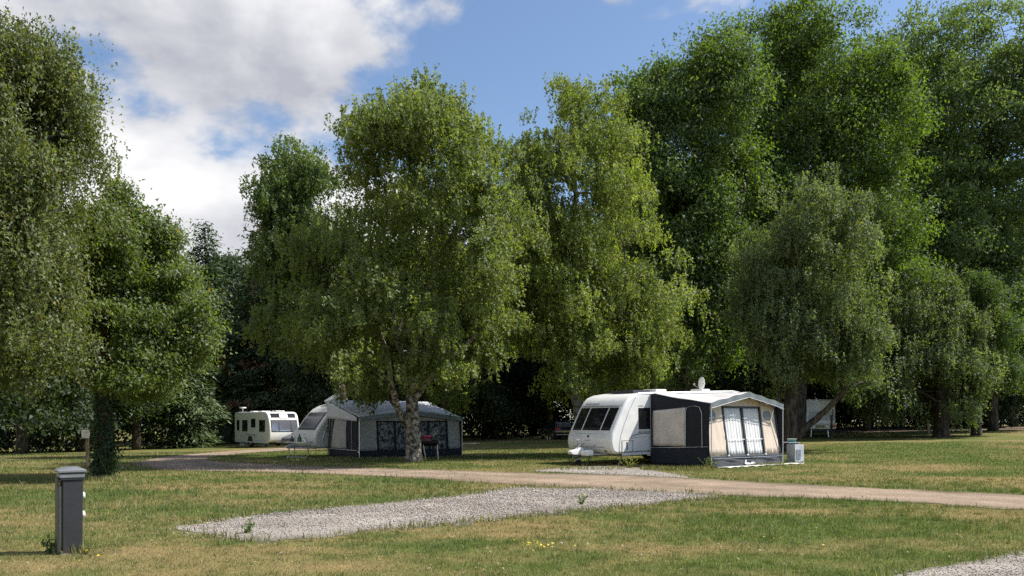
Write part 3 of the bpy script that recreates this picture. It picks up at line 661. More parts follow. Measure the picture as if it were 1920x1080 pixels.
spec = [(1680,55,24),(1720,45,28),(1770,60,34),(1825,35,34),(1880,45,40),(1945,60,45),(1690,110,38),(1750,125,45),(1820,115,48),(1890,125,50),(1960,150,50),(1700,190,42),(1770,205,50),(1850,205,52),(1930,230,52),(1690,270,40),(1760,290,48),(1840,300,50),(1920,320,50),(1720,370,48),(1800,390,50),(1880,400,50),(1960,400,60),(1740,460,45),(1830,480,50),(1910,500,50),(1870,560,45),(1940,580,55),(1890,650,45),(1950,690,50),(1680,380,42),(1670,470,42),(1800,560,45),(1730,530,40)]
spec = [(1830 + (u - 1830) * 1.10, v, r) for u, v, r in spec]; lb = px_lobes(spec, Y, bx, by, bz, .5, 2, 19)
stems = [[(0,0,-.2,.42),(0,0,4,.36),(.3,0,10,.28),(.2,.2,16,.18),(.4,0,21,.07)],[(0,0,5,.22),(-2.2,.3,11,.16),(-3.4,0,18,.07)],[(.2,0,7,.2),(1.8,-.3,12,.15),(2.4,0,18,.07)]]
make_tree('ash_tree', 'tall airy ash with sky gaps at the upper right edge', (bx, by, bz), lb, stems, M_bark_d,
          dict(n_leaf=96000, leaf=.235, clump=.50, per=56, flat=.7, shell=.5, gap=1.9, cut=1.6, col=(.064,.098,.030), col2=(.118,.156,.054)), limbs=38, limb_r=.11, seed=19, twigs=70)
# --- grey-green weeping pair in front of them
GREY = dict(col=(.070, .096, .036), col2=(.130, .154, .068))
Y = 39.5; bx, by, bz = wpos(1482, Y)
spec = [(1500,345,26),(1550,335,28),(1460,375,34),(1520,385,40),(1585,385,36),(1450,440,40),(1515,460,52),(1590,450,48),(1425,500,40),(1490,530,52),(1565,530,52),(1420,570,42),(1490,610,55),(1560,620,55),(1400,530,28),(1620,600,45),(1430,640,42),(1500,640,42),(1595,660,36),(1640,680,35),(1400,610,25),(1405,690,28),(1435,705,30),(1635,540,38),(1640,610,40),(1600,420,34),(1650,725,30),(1395,470,32)]
lb = px_lobes(spec, Y, bx, by, bz, .6, 2, 21)
stems = [[(0,0,-.15,.40),(.0,0,.5,.36),(-.03,0,2.2,.33),(.3,0,5,.24),(.6,0,9,.14),(.8,0,12,.05)],
         [(.15,-.05,.55,.19),(.75,-.25,1.25,.17),(1.5,-.5,1.95,.15),(2.3,-.8,2.9,.11),(3.3,-1.0,4.2,.06)],
         [(-.75,.1,-.1,.13),(-.6,.1,1.5,.12),(-.5,0,4,.09),(-.9,0,7,.04)]]
make_tree('grey_weeping_tree', 'grey green weeping tree with leaning limb right of the beige awning', (bx, by, bz), lb, stems, M_bark_d,
          dict(n_leaf=84000, leaf=.12, weep=.9, clump=.28, per=44, shell=.35, warm=.006, **GREY), limbs=26, limb_r=.06, seed=21, twigs=70)
Y = 55; bx, by, bz = wpos(1765, Y)
spec = [(1660,545,30),(1700,525,32),(1745,530,34),(1790,560,36),(1640,600,34),(1700,600,48),(1765,615,50),(1815,620,36),(1650,660,40),(1715,670,50),(1780,680,48),(1825,680,30),(1680,715,34),(1740,725,36),(1800,730,34),(1840,650,20),(1640,560,38),(1655,620,46),(1645,690,42),(1610,640,36),(1600,700,32),(1640,745,26),(1700,755,26),(1775,755,26),(1845,700,26),(1835,590,26)]
lb = px_lobes(spec, Y, bx, by, bz, .65, 2, 23)
stems = [[(0,0,-.2,.62),(0,0,.4,.50),(.05,0,2.2,.42),(-.3,0,4.5,.26),(-.8,0,7.5,.1)]]
make_tree('grey_weeping_tree', 'rounded grey green weeping tree on a stout trunk at right', (bx, by, bz), lb, stems, M_bark_d,
          dict(n_leaf=66000, leaf=.155, weep=1.2, clump=.36, per=44, shell=.35, **GREY), limbs=22, limb_r=.07, seed=23, twigs=50)
Y = 56; bx, by, bz = wpos(1830, Y)
lb = px_lobes([(1850,560,35),(1830,520,30),(1870,620,38),(1840,690,30),(1880,690,34)], Y, bx, by, bz, .8, 3, 25)
make_tree('ivy_clad_tree', 'slimmer ivy clad trunk beside the stout trunk at right', (bx, by, bz), lb,
          [[(0,0,-.2,.40),(0,0,.5,.34),(.05,0,2.5,.3),(.2,0,6,.2),(.3,0,9,.08)]], M_bark_d,
          dict(n_leaf=16000, leaf=.15, clump=.3, per=40, flat=.8, shell=.4, col=(.04,.07,.016), col2=(.08,.11,.03)), limbs=9, limb_r=.06, seed=25, twigs=20)

# --- the wood behind: conifers and dark trees, each standing where it is seen
x, y, z = wpos(385, 78); conifer('spruce_tree', 'dark pointed spruce between the left trees, top against the cloud', (x, y, z), 21.5, 4.0, M_bark_d, 17000, .46, (.034,.062,.024), (.070,.105,.038), .06, seed=31, trunk_r=.24)
x, y, z = wpos(492, 76); conifer('cypress_tree', 'cypress with brown scorched patches behind the white caravan', (x, y, z), 20.5, 4.8, M_bark_d, 24000, .46, (.040,.070,.022), (.080,.115,.034), .05, brown=.14, seed=33, trunk_r=.26, droop=.35)
x, y, z = wpos(330, 62); conifer('fir_tree', 'broad fir behind the ivy clad leafy tree', (x, y, z), 15.6, 4.0, M_bark_d, 15000, .40, (.046,.076,.020), (.090,.125,.034), .05, seed=35, trunk_r=.24, droop=.45)

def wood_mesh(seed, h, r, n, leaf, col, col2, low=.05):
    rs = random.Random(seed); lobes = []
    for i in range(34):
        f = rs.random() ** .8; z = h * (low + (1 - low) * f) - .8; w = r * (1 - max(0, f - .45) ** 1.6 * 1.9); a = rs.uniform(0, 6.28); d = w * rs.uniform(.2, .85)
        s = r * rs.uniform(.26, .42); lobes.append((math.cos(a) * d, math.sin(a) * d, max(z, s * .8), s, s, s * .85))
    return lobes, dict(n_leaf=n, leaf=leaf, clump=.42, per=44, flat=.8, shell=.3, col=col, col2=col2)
PROTO = []
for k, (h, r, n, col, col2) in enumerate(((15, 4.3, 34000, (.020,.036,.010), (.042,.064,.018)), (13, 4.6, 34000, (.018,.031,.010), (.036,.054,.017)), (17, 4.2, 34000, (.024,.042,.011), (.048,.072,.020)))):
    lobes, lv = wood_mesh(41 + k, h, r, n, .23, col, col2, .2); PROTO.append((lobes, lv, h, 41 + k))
WOOD = [  # u, distance, variant, scale, label
 (40, 46, 0, .95, 'dark tree behind the drooping birch at the far left'), (-80, 52, 2, 1.0, 'shaded tree of the wood at the extreme left edge'),
 (150, 54, 1, .95, 'dark tree just left of the ivy clad leafy tree'), (255, 58, 2, .9, 'shaded tree seen under the crown of the leafy tree'),
 (430, 86, 0, 1.35, 'green tree between spruce and scorched cypress'), (565, 76, 2, 1.15, 'dark tree directly above the white caravan'),
 (650, 70, 1, 1.15, 'dark tree above the open roof hatch of the left caravan'), (745, 68, 2, 1.0, 'shaded tree behind the trunk of the forked tree'),
 (835, 66, 0, 1.05, 'dark tree behind the right end of the navy awning'), (930, 74, 1, 1.2, 'dark tree left of the parked black car'),
 (1030, 80, 2, 1.2, 'shaded tree directly behind the parked black car'), (1130, 64, 0, 1.15, 'dark tree above the front of the caravan with beige awning'),
 (1225, 63, 1, 1.1, 'dark tree above the roof of the beige awning'), (1400, 62, 2, 1.0, 'shaded tree above the satellite dish'),
 (1625, 72, 0, 1.1, 'dark tree right of the old camper van'), (1730, 78, 2, 1.0, 'shaded tree behind the leaning wooden post'),
 (1420, 74, 0, 1.75, 'tall shaded tree filling the gap between the two big oaks'), (1685, 78, 2, 1.75, 'tall shaded tree filling the gap between oak and airy ash'), (1790, 82, 1, 2.1, 'tall shaded tree behind the airy ash'),
 (1210, 72, 2, 1.45, 'tall shaded tree between the bright birch and the first oak'), (1850, 76, 1, 1.25, 'dark tree behind the slim ivy clad trunk'), (1960, 74, 0, 1.2, 'dark tree cut by the right edge of the picture')]
WOOD2 = [(u, 86 + (i % 2) * 7, (i + 1) % 3, 1.2) for i, u in enumerate(range(-80, 2080, 90))]
first = {}
def copy_tree(o, parent=None):
    c = o.copy(); C.objects.link(c); c.parent = parent
    for ch in o.children: copy_tree(ch, c)
    return c
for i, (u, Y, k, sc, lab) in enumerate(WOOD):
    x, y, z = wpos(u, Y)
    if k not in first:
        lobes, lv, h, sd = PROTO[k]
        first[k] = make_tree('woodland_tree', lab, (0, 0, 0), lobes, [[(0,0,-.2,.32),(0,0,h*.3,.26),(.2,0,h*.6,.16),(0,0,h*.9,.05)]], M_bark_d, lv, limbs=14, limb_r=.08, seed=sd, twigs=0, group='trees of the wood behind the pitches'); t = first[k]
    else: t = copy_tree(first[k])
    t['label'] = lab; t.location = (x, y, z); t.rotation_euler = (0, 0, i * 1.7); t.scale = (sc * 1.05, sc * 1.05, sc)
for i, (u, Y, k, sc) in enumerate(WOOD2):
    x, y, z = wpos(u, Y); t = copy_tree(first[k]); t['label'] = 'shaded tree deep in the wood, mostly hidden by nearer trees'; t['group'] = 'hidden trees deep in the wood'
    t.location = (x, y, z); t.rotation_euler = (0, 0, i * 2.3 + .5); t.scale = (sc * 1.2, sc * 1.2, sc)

# undergrowth along the edge of the wood
def undergrowth():
    n = 75000
    x = RNG.uniform(-60, 62, n // 30); depth = RNG.uniform(0, 1, n // 30) ** 1.3
    edge = np.interp(x, [-60, -30, -24, -8, 0, 6, 14, 24, 34, 62], [42, 47, 72, 74, 76, 76, 70, 69, 84, 88])
    y = edge + 5 + depth * 14; hmax = .5 + 1.6 * fbm(x * .35, y * .2, 3) + depth * 6.0
    ci = np.repeat(np.arange(len(x)), 30); m = len(ci)
    c = np.stack([x[ci] + RNG.normal(0, .38, m), y[ci] + RNG.normal(0, .38, m), np.zeros(m)], 1)
    c[:, 2] = terr(c[:, 0], c[:, 1]) + RNG.random(m) ** .8 * hmax[ci]
    sz = RNG.uniform(.18, .42, m)
    V = leaf_quads(c, sph(m), unit(RNG.normal(0, .7, (m, 3)) + np.array([0, -.5, .6])), sz, sz * .6)
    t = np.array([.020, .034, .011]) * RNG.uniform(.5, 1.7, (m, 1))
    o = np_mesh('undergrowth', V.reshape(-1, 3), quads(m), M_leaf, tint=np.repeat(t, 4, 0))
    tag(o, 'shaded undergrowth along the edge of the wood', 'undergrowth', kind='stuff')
undergrowth()

# ------------------------------------------------------------------ caravans
# local axes: x towards the tow hitch, y towards the awning side, origin where the awning-side wall meets the front, on the ground
def local_frame(d): return math.atan2(d[1], d[0])
def front_curve(poly):
    """the nose part of the side outline as x(z)"""
    pts = sorted([(z, x) for x, z in poly if x > -1.0]); zs = [p[0] for p in pts]; xs = [p[1] for p in pts]
    return lambda z: float(np.interp(z, zs, xs))
def nose_patch(mb, fx, z0, z1, y0, y1, off, th, r=0.0, n=8):
    def fn(a, b):
        z = z0 + (z1 - z0) * a; y = y0 + (y1 - y0) * b
        e = .02; dx = (fx(z + e) - fx(z - e)) / (2 * e); nl = math.hypot(1, dx)
        return Vector((fx(z) + off / nl, y, z - off * dx / nl))
    return mb.grid(fn, n, 4, (th, 0, -0.0))
def wheel(parent, x, y, r=.32, w=.19, side=1):
    o = empty('wheel', (x, y, r)); o.parent = parent
    mb = MB(); n = 20
    ring = [(r*.62, -w/2), (r*.93, -w/2), (r, -w*.3), (r, w*.3), (r*.93, w/2), (r*.62, w/2)]
    for k in range(n):
        for (rr, yy) in ring: t = 2*math.pi*k/n; mb.v.append((rr*math.cos(t), yy, rr*math.sin(t)))
    m = len(ring)
    for k in range(n):
        for j in range(m - 1): a = k*m+j; b = ((k+1)%n)*m+j; mb.f.append((a, b, b+1, a+1))
    mb.build('tyre', M_rubber, o, smooth=True)
    disc(MB(), (0, -w*.42, 0), r*.64, (0, 1, 0), w*.84, 20).build('rim', M_alu, o, bevel=.01)
    return o
MAIN_POLY = [(-6.9,.42),(-.1,.42),(.14,.41),(.30,.47),(.40,.62),(.44,.84),(.41,1.05),(.33,1.20),(.18,1.46),(.00,1.76),(-.20,2.08),(-.36,2.29),(-.55,2.44),(-.85,2.54),(-1.4,2.60),(-3.4,2.64),(-6.6,2.66),(-6.8,2.60),(-6.9,2.46)]
def caravan_body(t, poly, W, material, bevel=.10):
    return MB().prism(poly, -W, 0).build('body', material, t, bevel=bevel, seg=4, angle=42)
def side_window(parent, x0, x1, z0, z1, y, sgn, glass=None, curtain=False):
    w = MB().box(x0 - .03, x1 + .03, min(y, y + sgn * .012), max(y, y + sgn * .012), z0 - .03, z1 + .03).build('window', M_trim, parent, bevel=.01)
    MB().box(x0, x1, min(y + sgn * .0125, y + sgn * .026), max(y + sgn * .0125, y + sgn * .026), z0, z1).build('pane', glass or M_glass, w, bevel=.008)
    return w

D1 = (-.80, -.60); YAW1 = local_frame(D1); O1 = (3.81, 28.2); Z1 = T(*O1)
car1 = tag(empty('touring_caravan', (*O1, Z1), YAW1), 'large white caravan with dark three pane front window beside the beige awning', 'caravan')
car1.rotation_euler = (0, R(1.0), YAW1)
W1 = 2.35
b1 = caravan_body(car1, MAIN_POLY, W1, M_white, .11)
fx = front_curve(MAIN_POLY)
nose_patch(MB(), fx, 1.21, 2.09, -2.20, -.13, .012, .014).build('window_surround', M_white, car1, smooth=False)
for y0, y1 in ((-2.15, -1.68), (-1.61, -.70), (-.63, -.18)):
    w = nose_patch(MB(), fx, 1.25, 2.05, y0, y1, .030, .016); w = w.build('front_window', M_glass, car1, bevel=.006)
    w['label'] = 'dark tinted front window pane'
    nose_patch(MB(), fx, 1.29, 1.33, y0 + .03, y1 - .03, .034, .003, n=2).build('catch', M_trim, w)
nose_patch(MB(), fx, 2.09, 2.115, -2.12, -.18, .03, .03, n=2).build('window_gutter', M_alu, car1)
# gas locker lid seam, handle, emblem, lights on the nose
nose_patch(MB(), fx, .655, .668, -1.95, -.40, .004, .004, n=2).build('locker_seam', M_trim, car1)
nose_patch(MB(), fx, 1.13, 1.142, -1.95, -.40, .004, .004, n=2).build('locker_seam', M_greyp, car1)
for yy in (-1.55, -.85): nose_patch(MB(), fx, .70, .735, yy - .03, yy + .03, .02, .02, n=2).build('locker_catch', M_greyp, car1)
e = nose_patch(MB(), fx, 1.00, 1.09, -1.24, -1.15, .010, .01, n=2).build('emblem', M_trim, car1, bevel=.01)
nose_patch(MB(), fx, .895, .915, -1.34, -1.06, .006, .006, n=2).build('emblem_script', mat('red_script', (.35, .03, .08), .5), car1)
for s in (-1, 1):
    def fl(a, b, s=s):
        yc = -W1 / 2 + s * (.62 + .30 * b); z = .93 + .13 * a * (1 - .75 * b) + .11 * b
        return Vector((fx(z) + .012, yc, z))
    MB().grid(fl, 4, 5, (.02, 0, 0)).build('front_lamp', mat('clear_lens', (.66, .68, .70), .12, coat=.6), car1)
nose_patch(MB(), fx, .50, .56, -.42, -.30, .010, .01, n=2).build('marker_lamp', mat('smoked_lens', (.16, .15, .10), .3), car1)
lettering('AVONDALE', .14, M_trim, car1, (fx(2.17) + .05, -2.02, 2.165), (R(57), 0, R(90)))
lettering('AVONDALE', .14, M_trim, car1, (-.92, .004, 1.12), (R(90), 0, R(180)), shear=.25)
lettering('AVONDALE', .055, M_greyp, car1, (-.93, .004, 2.10), (R(90), 0, R(180)))
side_window(car1, -1.62, -.98, 1.30, 2.02, .0, 1)
# side seam, access hatch, swoosh, skirt line
MB().tube([(.02, .003, .42), (.03, .003, .70), (-.04, .003, 1.05), (-.22, .003, 1.45), (-.48, .003, 1.95), (-.72, .003, 2.30), (-.86, .003, 2.50)], .010, 5).build('body_seam', M_greyp, car1)
h = MB().box(-.62, -.12, .0, .010, .50, .88).build('access_hatch', M_white, car1, bevel=.01)
for bx0, bx1, z0, z1 in ((-.64, -.625, .49, .89), (-.115, -.10, .49, .89), (-.64, -.10, .885, .90), (-.64, -.10, .475, .49)): MB().box(bx0, bx1, 0, .014, z0, z1).build('hatch_trim', M_panel, h)
MB().box(-.36, -.32, .0105, .022, .55, .84).build('hatch_handle', M_trim, h)
MB().tube([(-.48, .004, .98), (-.60, .004, 1.05), (-.85, .004, 1.10), (-1.2, .004, 1.12), (-1.5, .004, 1.10)], [.006, .016, .020, .016, .010], 6).build('swoosh_decal', M_greyp, car1)
MB().tube([(-.48, .004, .98), (-.70, .004, .985), (-1.1, .004, 1.0), (-1.5, .004, .99)], [.014, .009, .008, .006], 6).build('swoosh_decal', mat('pale_blue_decal', (.40, .46, .50), .4), car1)
MB().box(-6.8, -.1, .0, .008, .475, .492).build('skirt_rail', M_trim, car1)
MB().box(-6.8, -.14, -.05, .006, .36, .44).build('side_skirt', M_white, car1, bevel=.01)
# roof furniture
MB().box(-2.1, -1.2, -1.7, -.5, 2.60, 2.70).build('solar_panel', mat('solar_cell', (.03, .03, .05), .2), car1, bevel=.01)
MB().box(-2.9, -2.3, -1.1, -.4, 2.63, 2.74).build('rooflight', M_cream, car1, bevel=.04)
MB().box(-5.3, -4.8, -.9, -.3, 2.66, 2.76).build('rooflight', M_cream, car1, bevel=.04)
MB().tube([(-6.88, .01, 1.2), (-6.86, .01, 2.45), (-6.7, .01, 2.63), (-6.3, .01, 2.68), (-.95, .01, 2.58)], .018, 6).build('awning_rail', M_alu, car1)
wheel(car1, -3.7, -.16); wheel(car1, -3.7, -W1 + .16)
for yy in (-.35, -W1 + .35): MB().tube([(-.5, yy, .45), (-.25, yy, .0)], .025, 6).build('corner_steady', M_steel, car1)
# hitch
hc = -W1 / 2
MB().tube([(.1, hc - .62, .40), (.95, hc - .07, .42)], .035, 6).tube([(.1, hc + .62, .40), (.95, hc + .07, .42)], .035, 6).build('draw_bar', M_steel, car1)
hh = MB().prism([(.72,.40),(1.18,.40),(1.32,.44),(1.34,.52),(1.22,.58),(1.0,.60),(.9,.66),(.74,.64)], hc - .11, hc + .11).build('hitch_head', M_white, car1, bevel=.03)
MB().tube([(.98, hc, .60), (.86, hc, .72), (.62, hc, .80)], .018, 6).build('handbrake_lever', M_greyp, hh)
jw = MB().tube([(.78, hc - .16, .92), (.78, hc - .16, .12)], .026, 8).build('jockey_wheel', M_steel, car1)
disc(MB(), (.78, hc - .20, .11), .11, (0, 1, 0), .08, 16).build('tyre', M_rubber, jw)
MB().tube([(.70, hc - .16, .92), (.84, hc - .16, .92), (.90, hc - .16, .98)], .014, 6).build('crank', M_steel, jw)
MB().box(.60, .95, hc + .13, hc + .50, .36, .58).build('hitch_cover', M_white, car1, bevel=.06)
MB().box(.62, .90, hc - .60, hc - .20, .38, .56).build('step_box', mat('pale_plastic', (.62, .58, .58), .6), car1, bevel=.04)
for k, (dy, sag, zz) in enumerate(((-.25, .34, .50), (.10, .30, .52), (-.05, .22, .55))):
    pts = [(.55 + .6 * math.sin(math.pi * i / 10) * .9, hc + dy - .35 + .62 * i / 10, zz - sag * math.sin(math.pi * i / 10) ** .8) for i in range(11)]
    MB().tube(pts, .014, 5).build('cable', M_greyp if k else M_trim, car1)
# satellite dish
ds = tag(empty('satellite_dish', (0, 0, 0)), 'small white satellite dish on the roof of the beige awning caravan', 'satellite dish')
mw = Matrix.Translation((*O1, Z1)) @ Matrix.Rotation(YAW1, 4, 'Z') @ Matrix.Rotation(R(1.0), 4, 'Y')
ds.location = mw @ Vector((-5.55, -.9, 2.65)); ds.rotation_euler = (0, 0, R(200))
MB().tube([(0, 0, 0), (0, 0, .22)], .03, 8).build('mast', M_alu, ds)
def dishf(a, b):
    t = 2 * math.pi * b; r = .25 * a; return Vector((.10 - r * r * .7 , r * math.cos(t) * .92, .36 + r * math.sin(t)))
MB().grid(dishf, 5, 18, (.015, 0, 0)).build('reflector', M_white, ds, smooth=True)
MB().tube([(.09, 0, .12), (.42, 0, .30)], .012, 6).tube([(.42, 0, .30), (.36, 0, .34)], .03, 8).build('feed_arm', M_greyp, ds)

# ------------------------------------------------------------------ awnings
def wob(seed, amp):
    rs = np.random.default_rng(seed); k = rs.uniform(2, 9, (5, 2)); p = rs.uniform(0, 6.28, 5)
    return lambda a, b: amp * sum(math.sin(k[i, 0] * a * 2 + k[i, 1] * b * 2 + p[i]) for i in range(5)) / 2.5
def awning(t, xa, xb, Yo, zin, zout, zapex, mats, lean=.33, y_in=.02, over=.25, rise_seed=1):
    L = xa - xb
    zo = lambda a: zout + (zapex - zout) * (1 - abs(2 * a - 1)) ** .95
    nz = wob(rise_seed, .012)
    def roof(a, b):
        z = zin * (1 - b) + zo(a) * b - .05 * math.sin(math.pi * b) * (.6 + .4 * math.sin(a * 9)) + nz(a * 2, b)
        return Vector((xa - L * a, y_in + (Yo + .06 - y_in) * b, z))
    MB().grid(roof, 36, 14, (0, 0, .006)).build('roof', mats['roof'], t, smooth=True)
    def val(a, b):
        return Vector((xa - L * a, Yo + .075 - .02 * b + .008 * math.sin(a * 40), zo(a) + .012 - .19 * b * (1 + .10 * math.sin(a * 60)) + nz(a * 2, 1)))
    MB().grid(val, 60, 2, (0, .004, 0)).build('valance', mats['valance'], t)
    MB().tube([(xa - L * a, Yo + .085, zo(a) - .175) for a in (0, .12, .25, .38, .5, .62, .75, .88, 1)], .010, 5).build('piping', mats['piping'], t)
    for x, nm in ((xa, 1), (xb, -1)):
        f = wob(rise_seed + 5 + nm, .012)
        def side(a, b, x=x, f=f, nm=nm):
            y = y_in + (Yo - y_in) * a; ztop = zin * (1 - a) + zout * a - .03
            return Vector((x + nm * (f(a, b) + .03 * math.sin(math.pi * b)), y, .02 + (ztop - .02) * b))
        MB().grid(side, 14, 10, (.004 * nm, 0, 0)).build('side_panel', mats['side'], t, smooth=True)
    for x in (xa - .02, xb + .02):
        MB().tube([(x, Yo + .05, .0), (x, Yo + .05, zout - .02)], .018, 8).build('pole', M_alu, t)
    yf = lambda z: Yo + .04 - lean * max(z, 0) / 2.2
    return zo, yf
def fpanel(t, name, material, xa, L, yf, a0, a1, z0, z1, off=0.0, fold=0.0, nf=9, seed=2, amp=.008, nx=16, nz=8):
    """a piece of the leaning front wall between fractions a0..a1; z0, z1 numbers or functions of a"""
    f = wob(seed, amp); Z0 = z0 if callable(z0) else (lambda a: z0); Z1_ = z1 if callable(z1) else (lambda a: z1)
    def fn(p, q):
        a = a0 + (a1 - a0) * p; z = Z0(a) + (Z1_(a) - Z0(a)) * q
        return Vector((xa - L * a, yf(z) + off + f(p * 2, q) + fold * math.sin(p * nf * 6.283 + .6 * math.sin(q * 3)), z))
    return MB().grid(fn, nx, nz, (0, .004, 0)).build(name, material, t, smooth=True)

aw1 = tag(empty('awning', (*O1, Z1), YAW1), 'charcoal and beige porch awning with white curtained window and gabled roof', 'awning')
XA, XB, YO = -1.55, -5.62, 2.70; LA = XA - XB
zo, yf = awning(aw1, XA, XB, YO, 2.62, 2.20, 2.60, dict(roof=M_roofc, valance=M_valance, piping=M_alu, side=M_nav), rise_seed=4)
hd = lambda a: zo(a) - .06
fpanel(aw1, 'front_panel', M_beige, XA, LA, yf, .0, .235, .40, hd, seed=5)
fpanel(aw1, 'front_panel', M_beige, XA, LA, yf, .765, .965, .40, hd, seed=6)
fpanel(aw1, 'header_panel', M_beige, XA, LA, yf, .235, .765, 2.08, hd, seed=7)
for a0, a1 in ((.255, .49), (.515, .745)):
    w = fpanel(aw1, 'curtain', M_curt, XA, LA, yf, a0, a1, .37, 2.07, off=-.030, fold=.009, nf=6, seed=8, nx=60)
    w['label'] = 'white curtain with vertical folds'
    fpanel(w, 'glazing_bar', mat('clear_pvc_bar', (.75, .75, .74), .4), XA, LA, yf, a0, a1, .93, .955, off=.012, amp=0, nx=4, nz=1)
for a0, a1 in ((.232, .257), (.488, .517), (.743, .768)):
    fpanel(aw1, 'window_frame', M_char, XA, LA, yf, a0, a1, .40, 2.08, off=.012, amp=0, nx=2)
    am = .5 * (a0 + a1); MB().box(XA - LA * am - .045, XA - LA * am + .045, yf(.40) + .0, yf(.40) + .05, .375, .425).build('toggle', M_curt, aw1, bevel=.01)
fpanel(aw1, 'window_frame', M_char, XA, LA, yf, .232, .768, 2.05, 2.11, off=.018, amp=0, nx=8, nz=1)
fpanel(aw1, 'side_flap', M_char, XA, LA, yf, .965, 1.0, .40, hd, seed=9, nx=4)
fpanel(aw1, 'skirt_band', M_char, XA, LA, yf, .0, 1.0, .31, .405, off=.010, seed=10, nx=30, nz=2)
fpanel(aw1, 'skirt', M_char, XA, LA, yf, .0, 1.0, .02, .315, off=.0, seed=11, amp=.025, nx=40)
MB().tube([(XA - LA * a, yf(.31) + .02, .312) for a in (0, .5, 1)], .008, 5).build('piping', M_alu, aw1)
for ac in (.085, .855):
    v = MB()
    def half(p, q, ac=ac):
        z = 1.62 + .34 * p; w = .055 * math.sin(math.pi * (.10 + .80 * p)) ** .6; a = ac + (q - .5) * 2 * w
        return Vector((XA - LA * a, yf(z) + .016, z))
    v.grid(half, 8, 4, (0, .004, 0)); vo = v.build('vent_window', M_valance, aw1)
    for k in range(3):
        MB().box(XA - LA * (ac - .03 + k * .022) - .01, XA - LA * (ac - .03 + k * .022) + .01, yf(1.7) + .018, yf(1.7) + .026, 1.66, 1.74).build('vent_slat', M_curt, vo)
# window film, piping and stays on the near side panel
def sp(y, z, off): return Vector((XA + off, y, z))
bz = wob(31, .012)
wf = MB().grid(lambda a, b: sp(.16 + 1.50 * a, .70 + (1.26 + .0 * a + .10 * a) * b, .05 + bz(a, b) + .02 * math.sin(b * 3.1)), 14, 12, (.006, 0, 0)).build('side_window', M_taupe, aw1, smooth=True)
wf['label'] = 'taupe side window film, paled as if lit through'
MB().tube([(XA + .06, 1.68, .70), (XA + .07, 1.69, 1.9), (XA + .06, 1.75, 2.06), (XA + .06, 2.1, 2.11), (XA + .06, 2.30, 2.06), (XA + .06, 2.40, 1.85), (XA + .06, 2.42, .68)], .011, 5).build('door_zip', M_alu, aw1)
MB().tube([(XA + .06, .05, .62), (XA + .06, 1.4, .66), (XA + .05, 2.66, .72)], .010, 5).build('piping', M_alu, aw1)
MB().tube([(XA + .05, .06, .05), (XA + .05, .04, 2.55)], .016, 6).build('pole', M_greyp, aw1)
MB().grid(lambda a, b: sp(.06 + 2.6 * a, .03 + .58 * b, .045 + .05 * (1 - b) + .03 * math.sin(a * 14) * (1 - b)), 18, 5, (.004, 0, 0)).build('mud_skirt', M_nav, aw1, smooth=True)
# white bird-and-script maker's mark on the front skirt
sm = MB(); x0 = XA - LA * .44; yy = yf(.12) + .045
sm.prism([(x0, .10), (x0 - .04, .24), (x0 - .09, .235), (x0 - .10, .14), (x0 - .26, .13), (x0 - .33, .10), (x0 - .36, .145), (x0 - .50, .155), (x0 - .62, .11), (x0 - .60, .085), (x0 - .40, .07), (x0 - .1, .065)], yy, yy + .006)
sm.build('emblem', M_curt, aw1)
# groundsheet edge showing at the foot of the awning
gs = MB().grid(lambda a, b: Vector((XA - .25 - (LA + .55) * a, YO - .15 + .62 * b + .05 * math.sin(a * 23), .022 + .035 * abs(math.sin(a * 31 + b * 5)) * (b * .8))), 50, 5, (0, 0, .01))
g = gs.build('groundsheet', M_sheet, None, smooth=True); g.location = (*O1, Z1); g.rotation_euler = (0, 0, YAW1)
tag(g, 'crumpled white groundsheet along the foot of the beige awning', 'groundsheet')

# --- the second caravan and its long awning, behind the forked tree
D2 = (-.77, -.64); YAW2 = local_frame(D2); N2 = (.64, -.77); G2 = ground(672, 861); DEP = 2.75
IN2 = (G2[0] - N2[0] * DEP, G2[1] - N2[1] * DEP); O2 = (IN2[0] + D2[0] * .22, IN2[1] + D2[1] * .22); Z2 = T(*O2)
car2 = tag(empty('touring_caravan', (*O2, Z2), YAW2), 'cream caravan with single front window attached to the navy awning', 'caravan')
POLY2 = [(-5.9,.40),(-.1,.40),(.16,.40),(.32,.48),(.42,.66),(.45,.88),(.40,1.10),(.30,1.24),(.12,1.50),(-.10,1.80),(-.30,2.02),(-.50,2.20),(-.78,2.34),(-1.1,2.42),(-1.6,2.45),(-5.6,2.45),(-5.82,2.40),(-5.9,2.26)]
W2 = 2.2; caravan_body(car2, POLY2, W2, M_cream, .12); fx2 = front_curve(POLY2)
nose_patch(MB(), fx2, 1.22, 2.02, -1.98, -.24, .012, .014).build('window_surround', M_trim, car2)
w = nose_patch(MB(), fx2, 1.27, 1.98, -1.92, -.30, .028, .014).build('front_window', M_glassb, car2, bevel=.006)
nose_patch(MB(), fx2, .98, 1.06, -1.14, -1.06, .008, .008, n=2).build('emblem', M_greyp, car2)
nose_patch(MB(), fx2, .66, .672, -1.8, -.4, .004, .004, n=2).build('locker_seam', M_greyp, car2)
MB().box(-5.8, -.1, .0, .008, .46, .475).build('skirt_rail', M_trim, car2)
MB().tube([(.02, .02, .46), (.06, .02, .85), (-.05, .02, 1.2), (-.42, .02, 1.8), (-.75, .02, 2.2), (-1.1, .02, 2.40), (-1.6, .02, 2.46), (-5.7, .02, 2.46)], .022, 6).build('awning_rail', M_alu, car2)
wheel(car2, -3.3, -.15, .31); wheel(car2, -3.3, -W2 + .15, .31)
MB().tube([(.1, -1.7, .40), (.95, -1.15, .42)], .035, 6).tube([(.1, -.5, .40), (.95, -1.05, .42)], .035, 6).build('draw_bar', M_steel, car2)
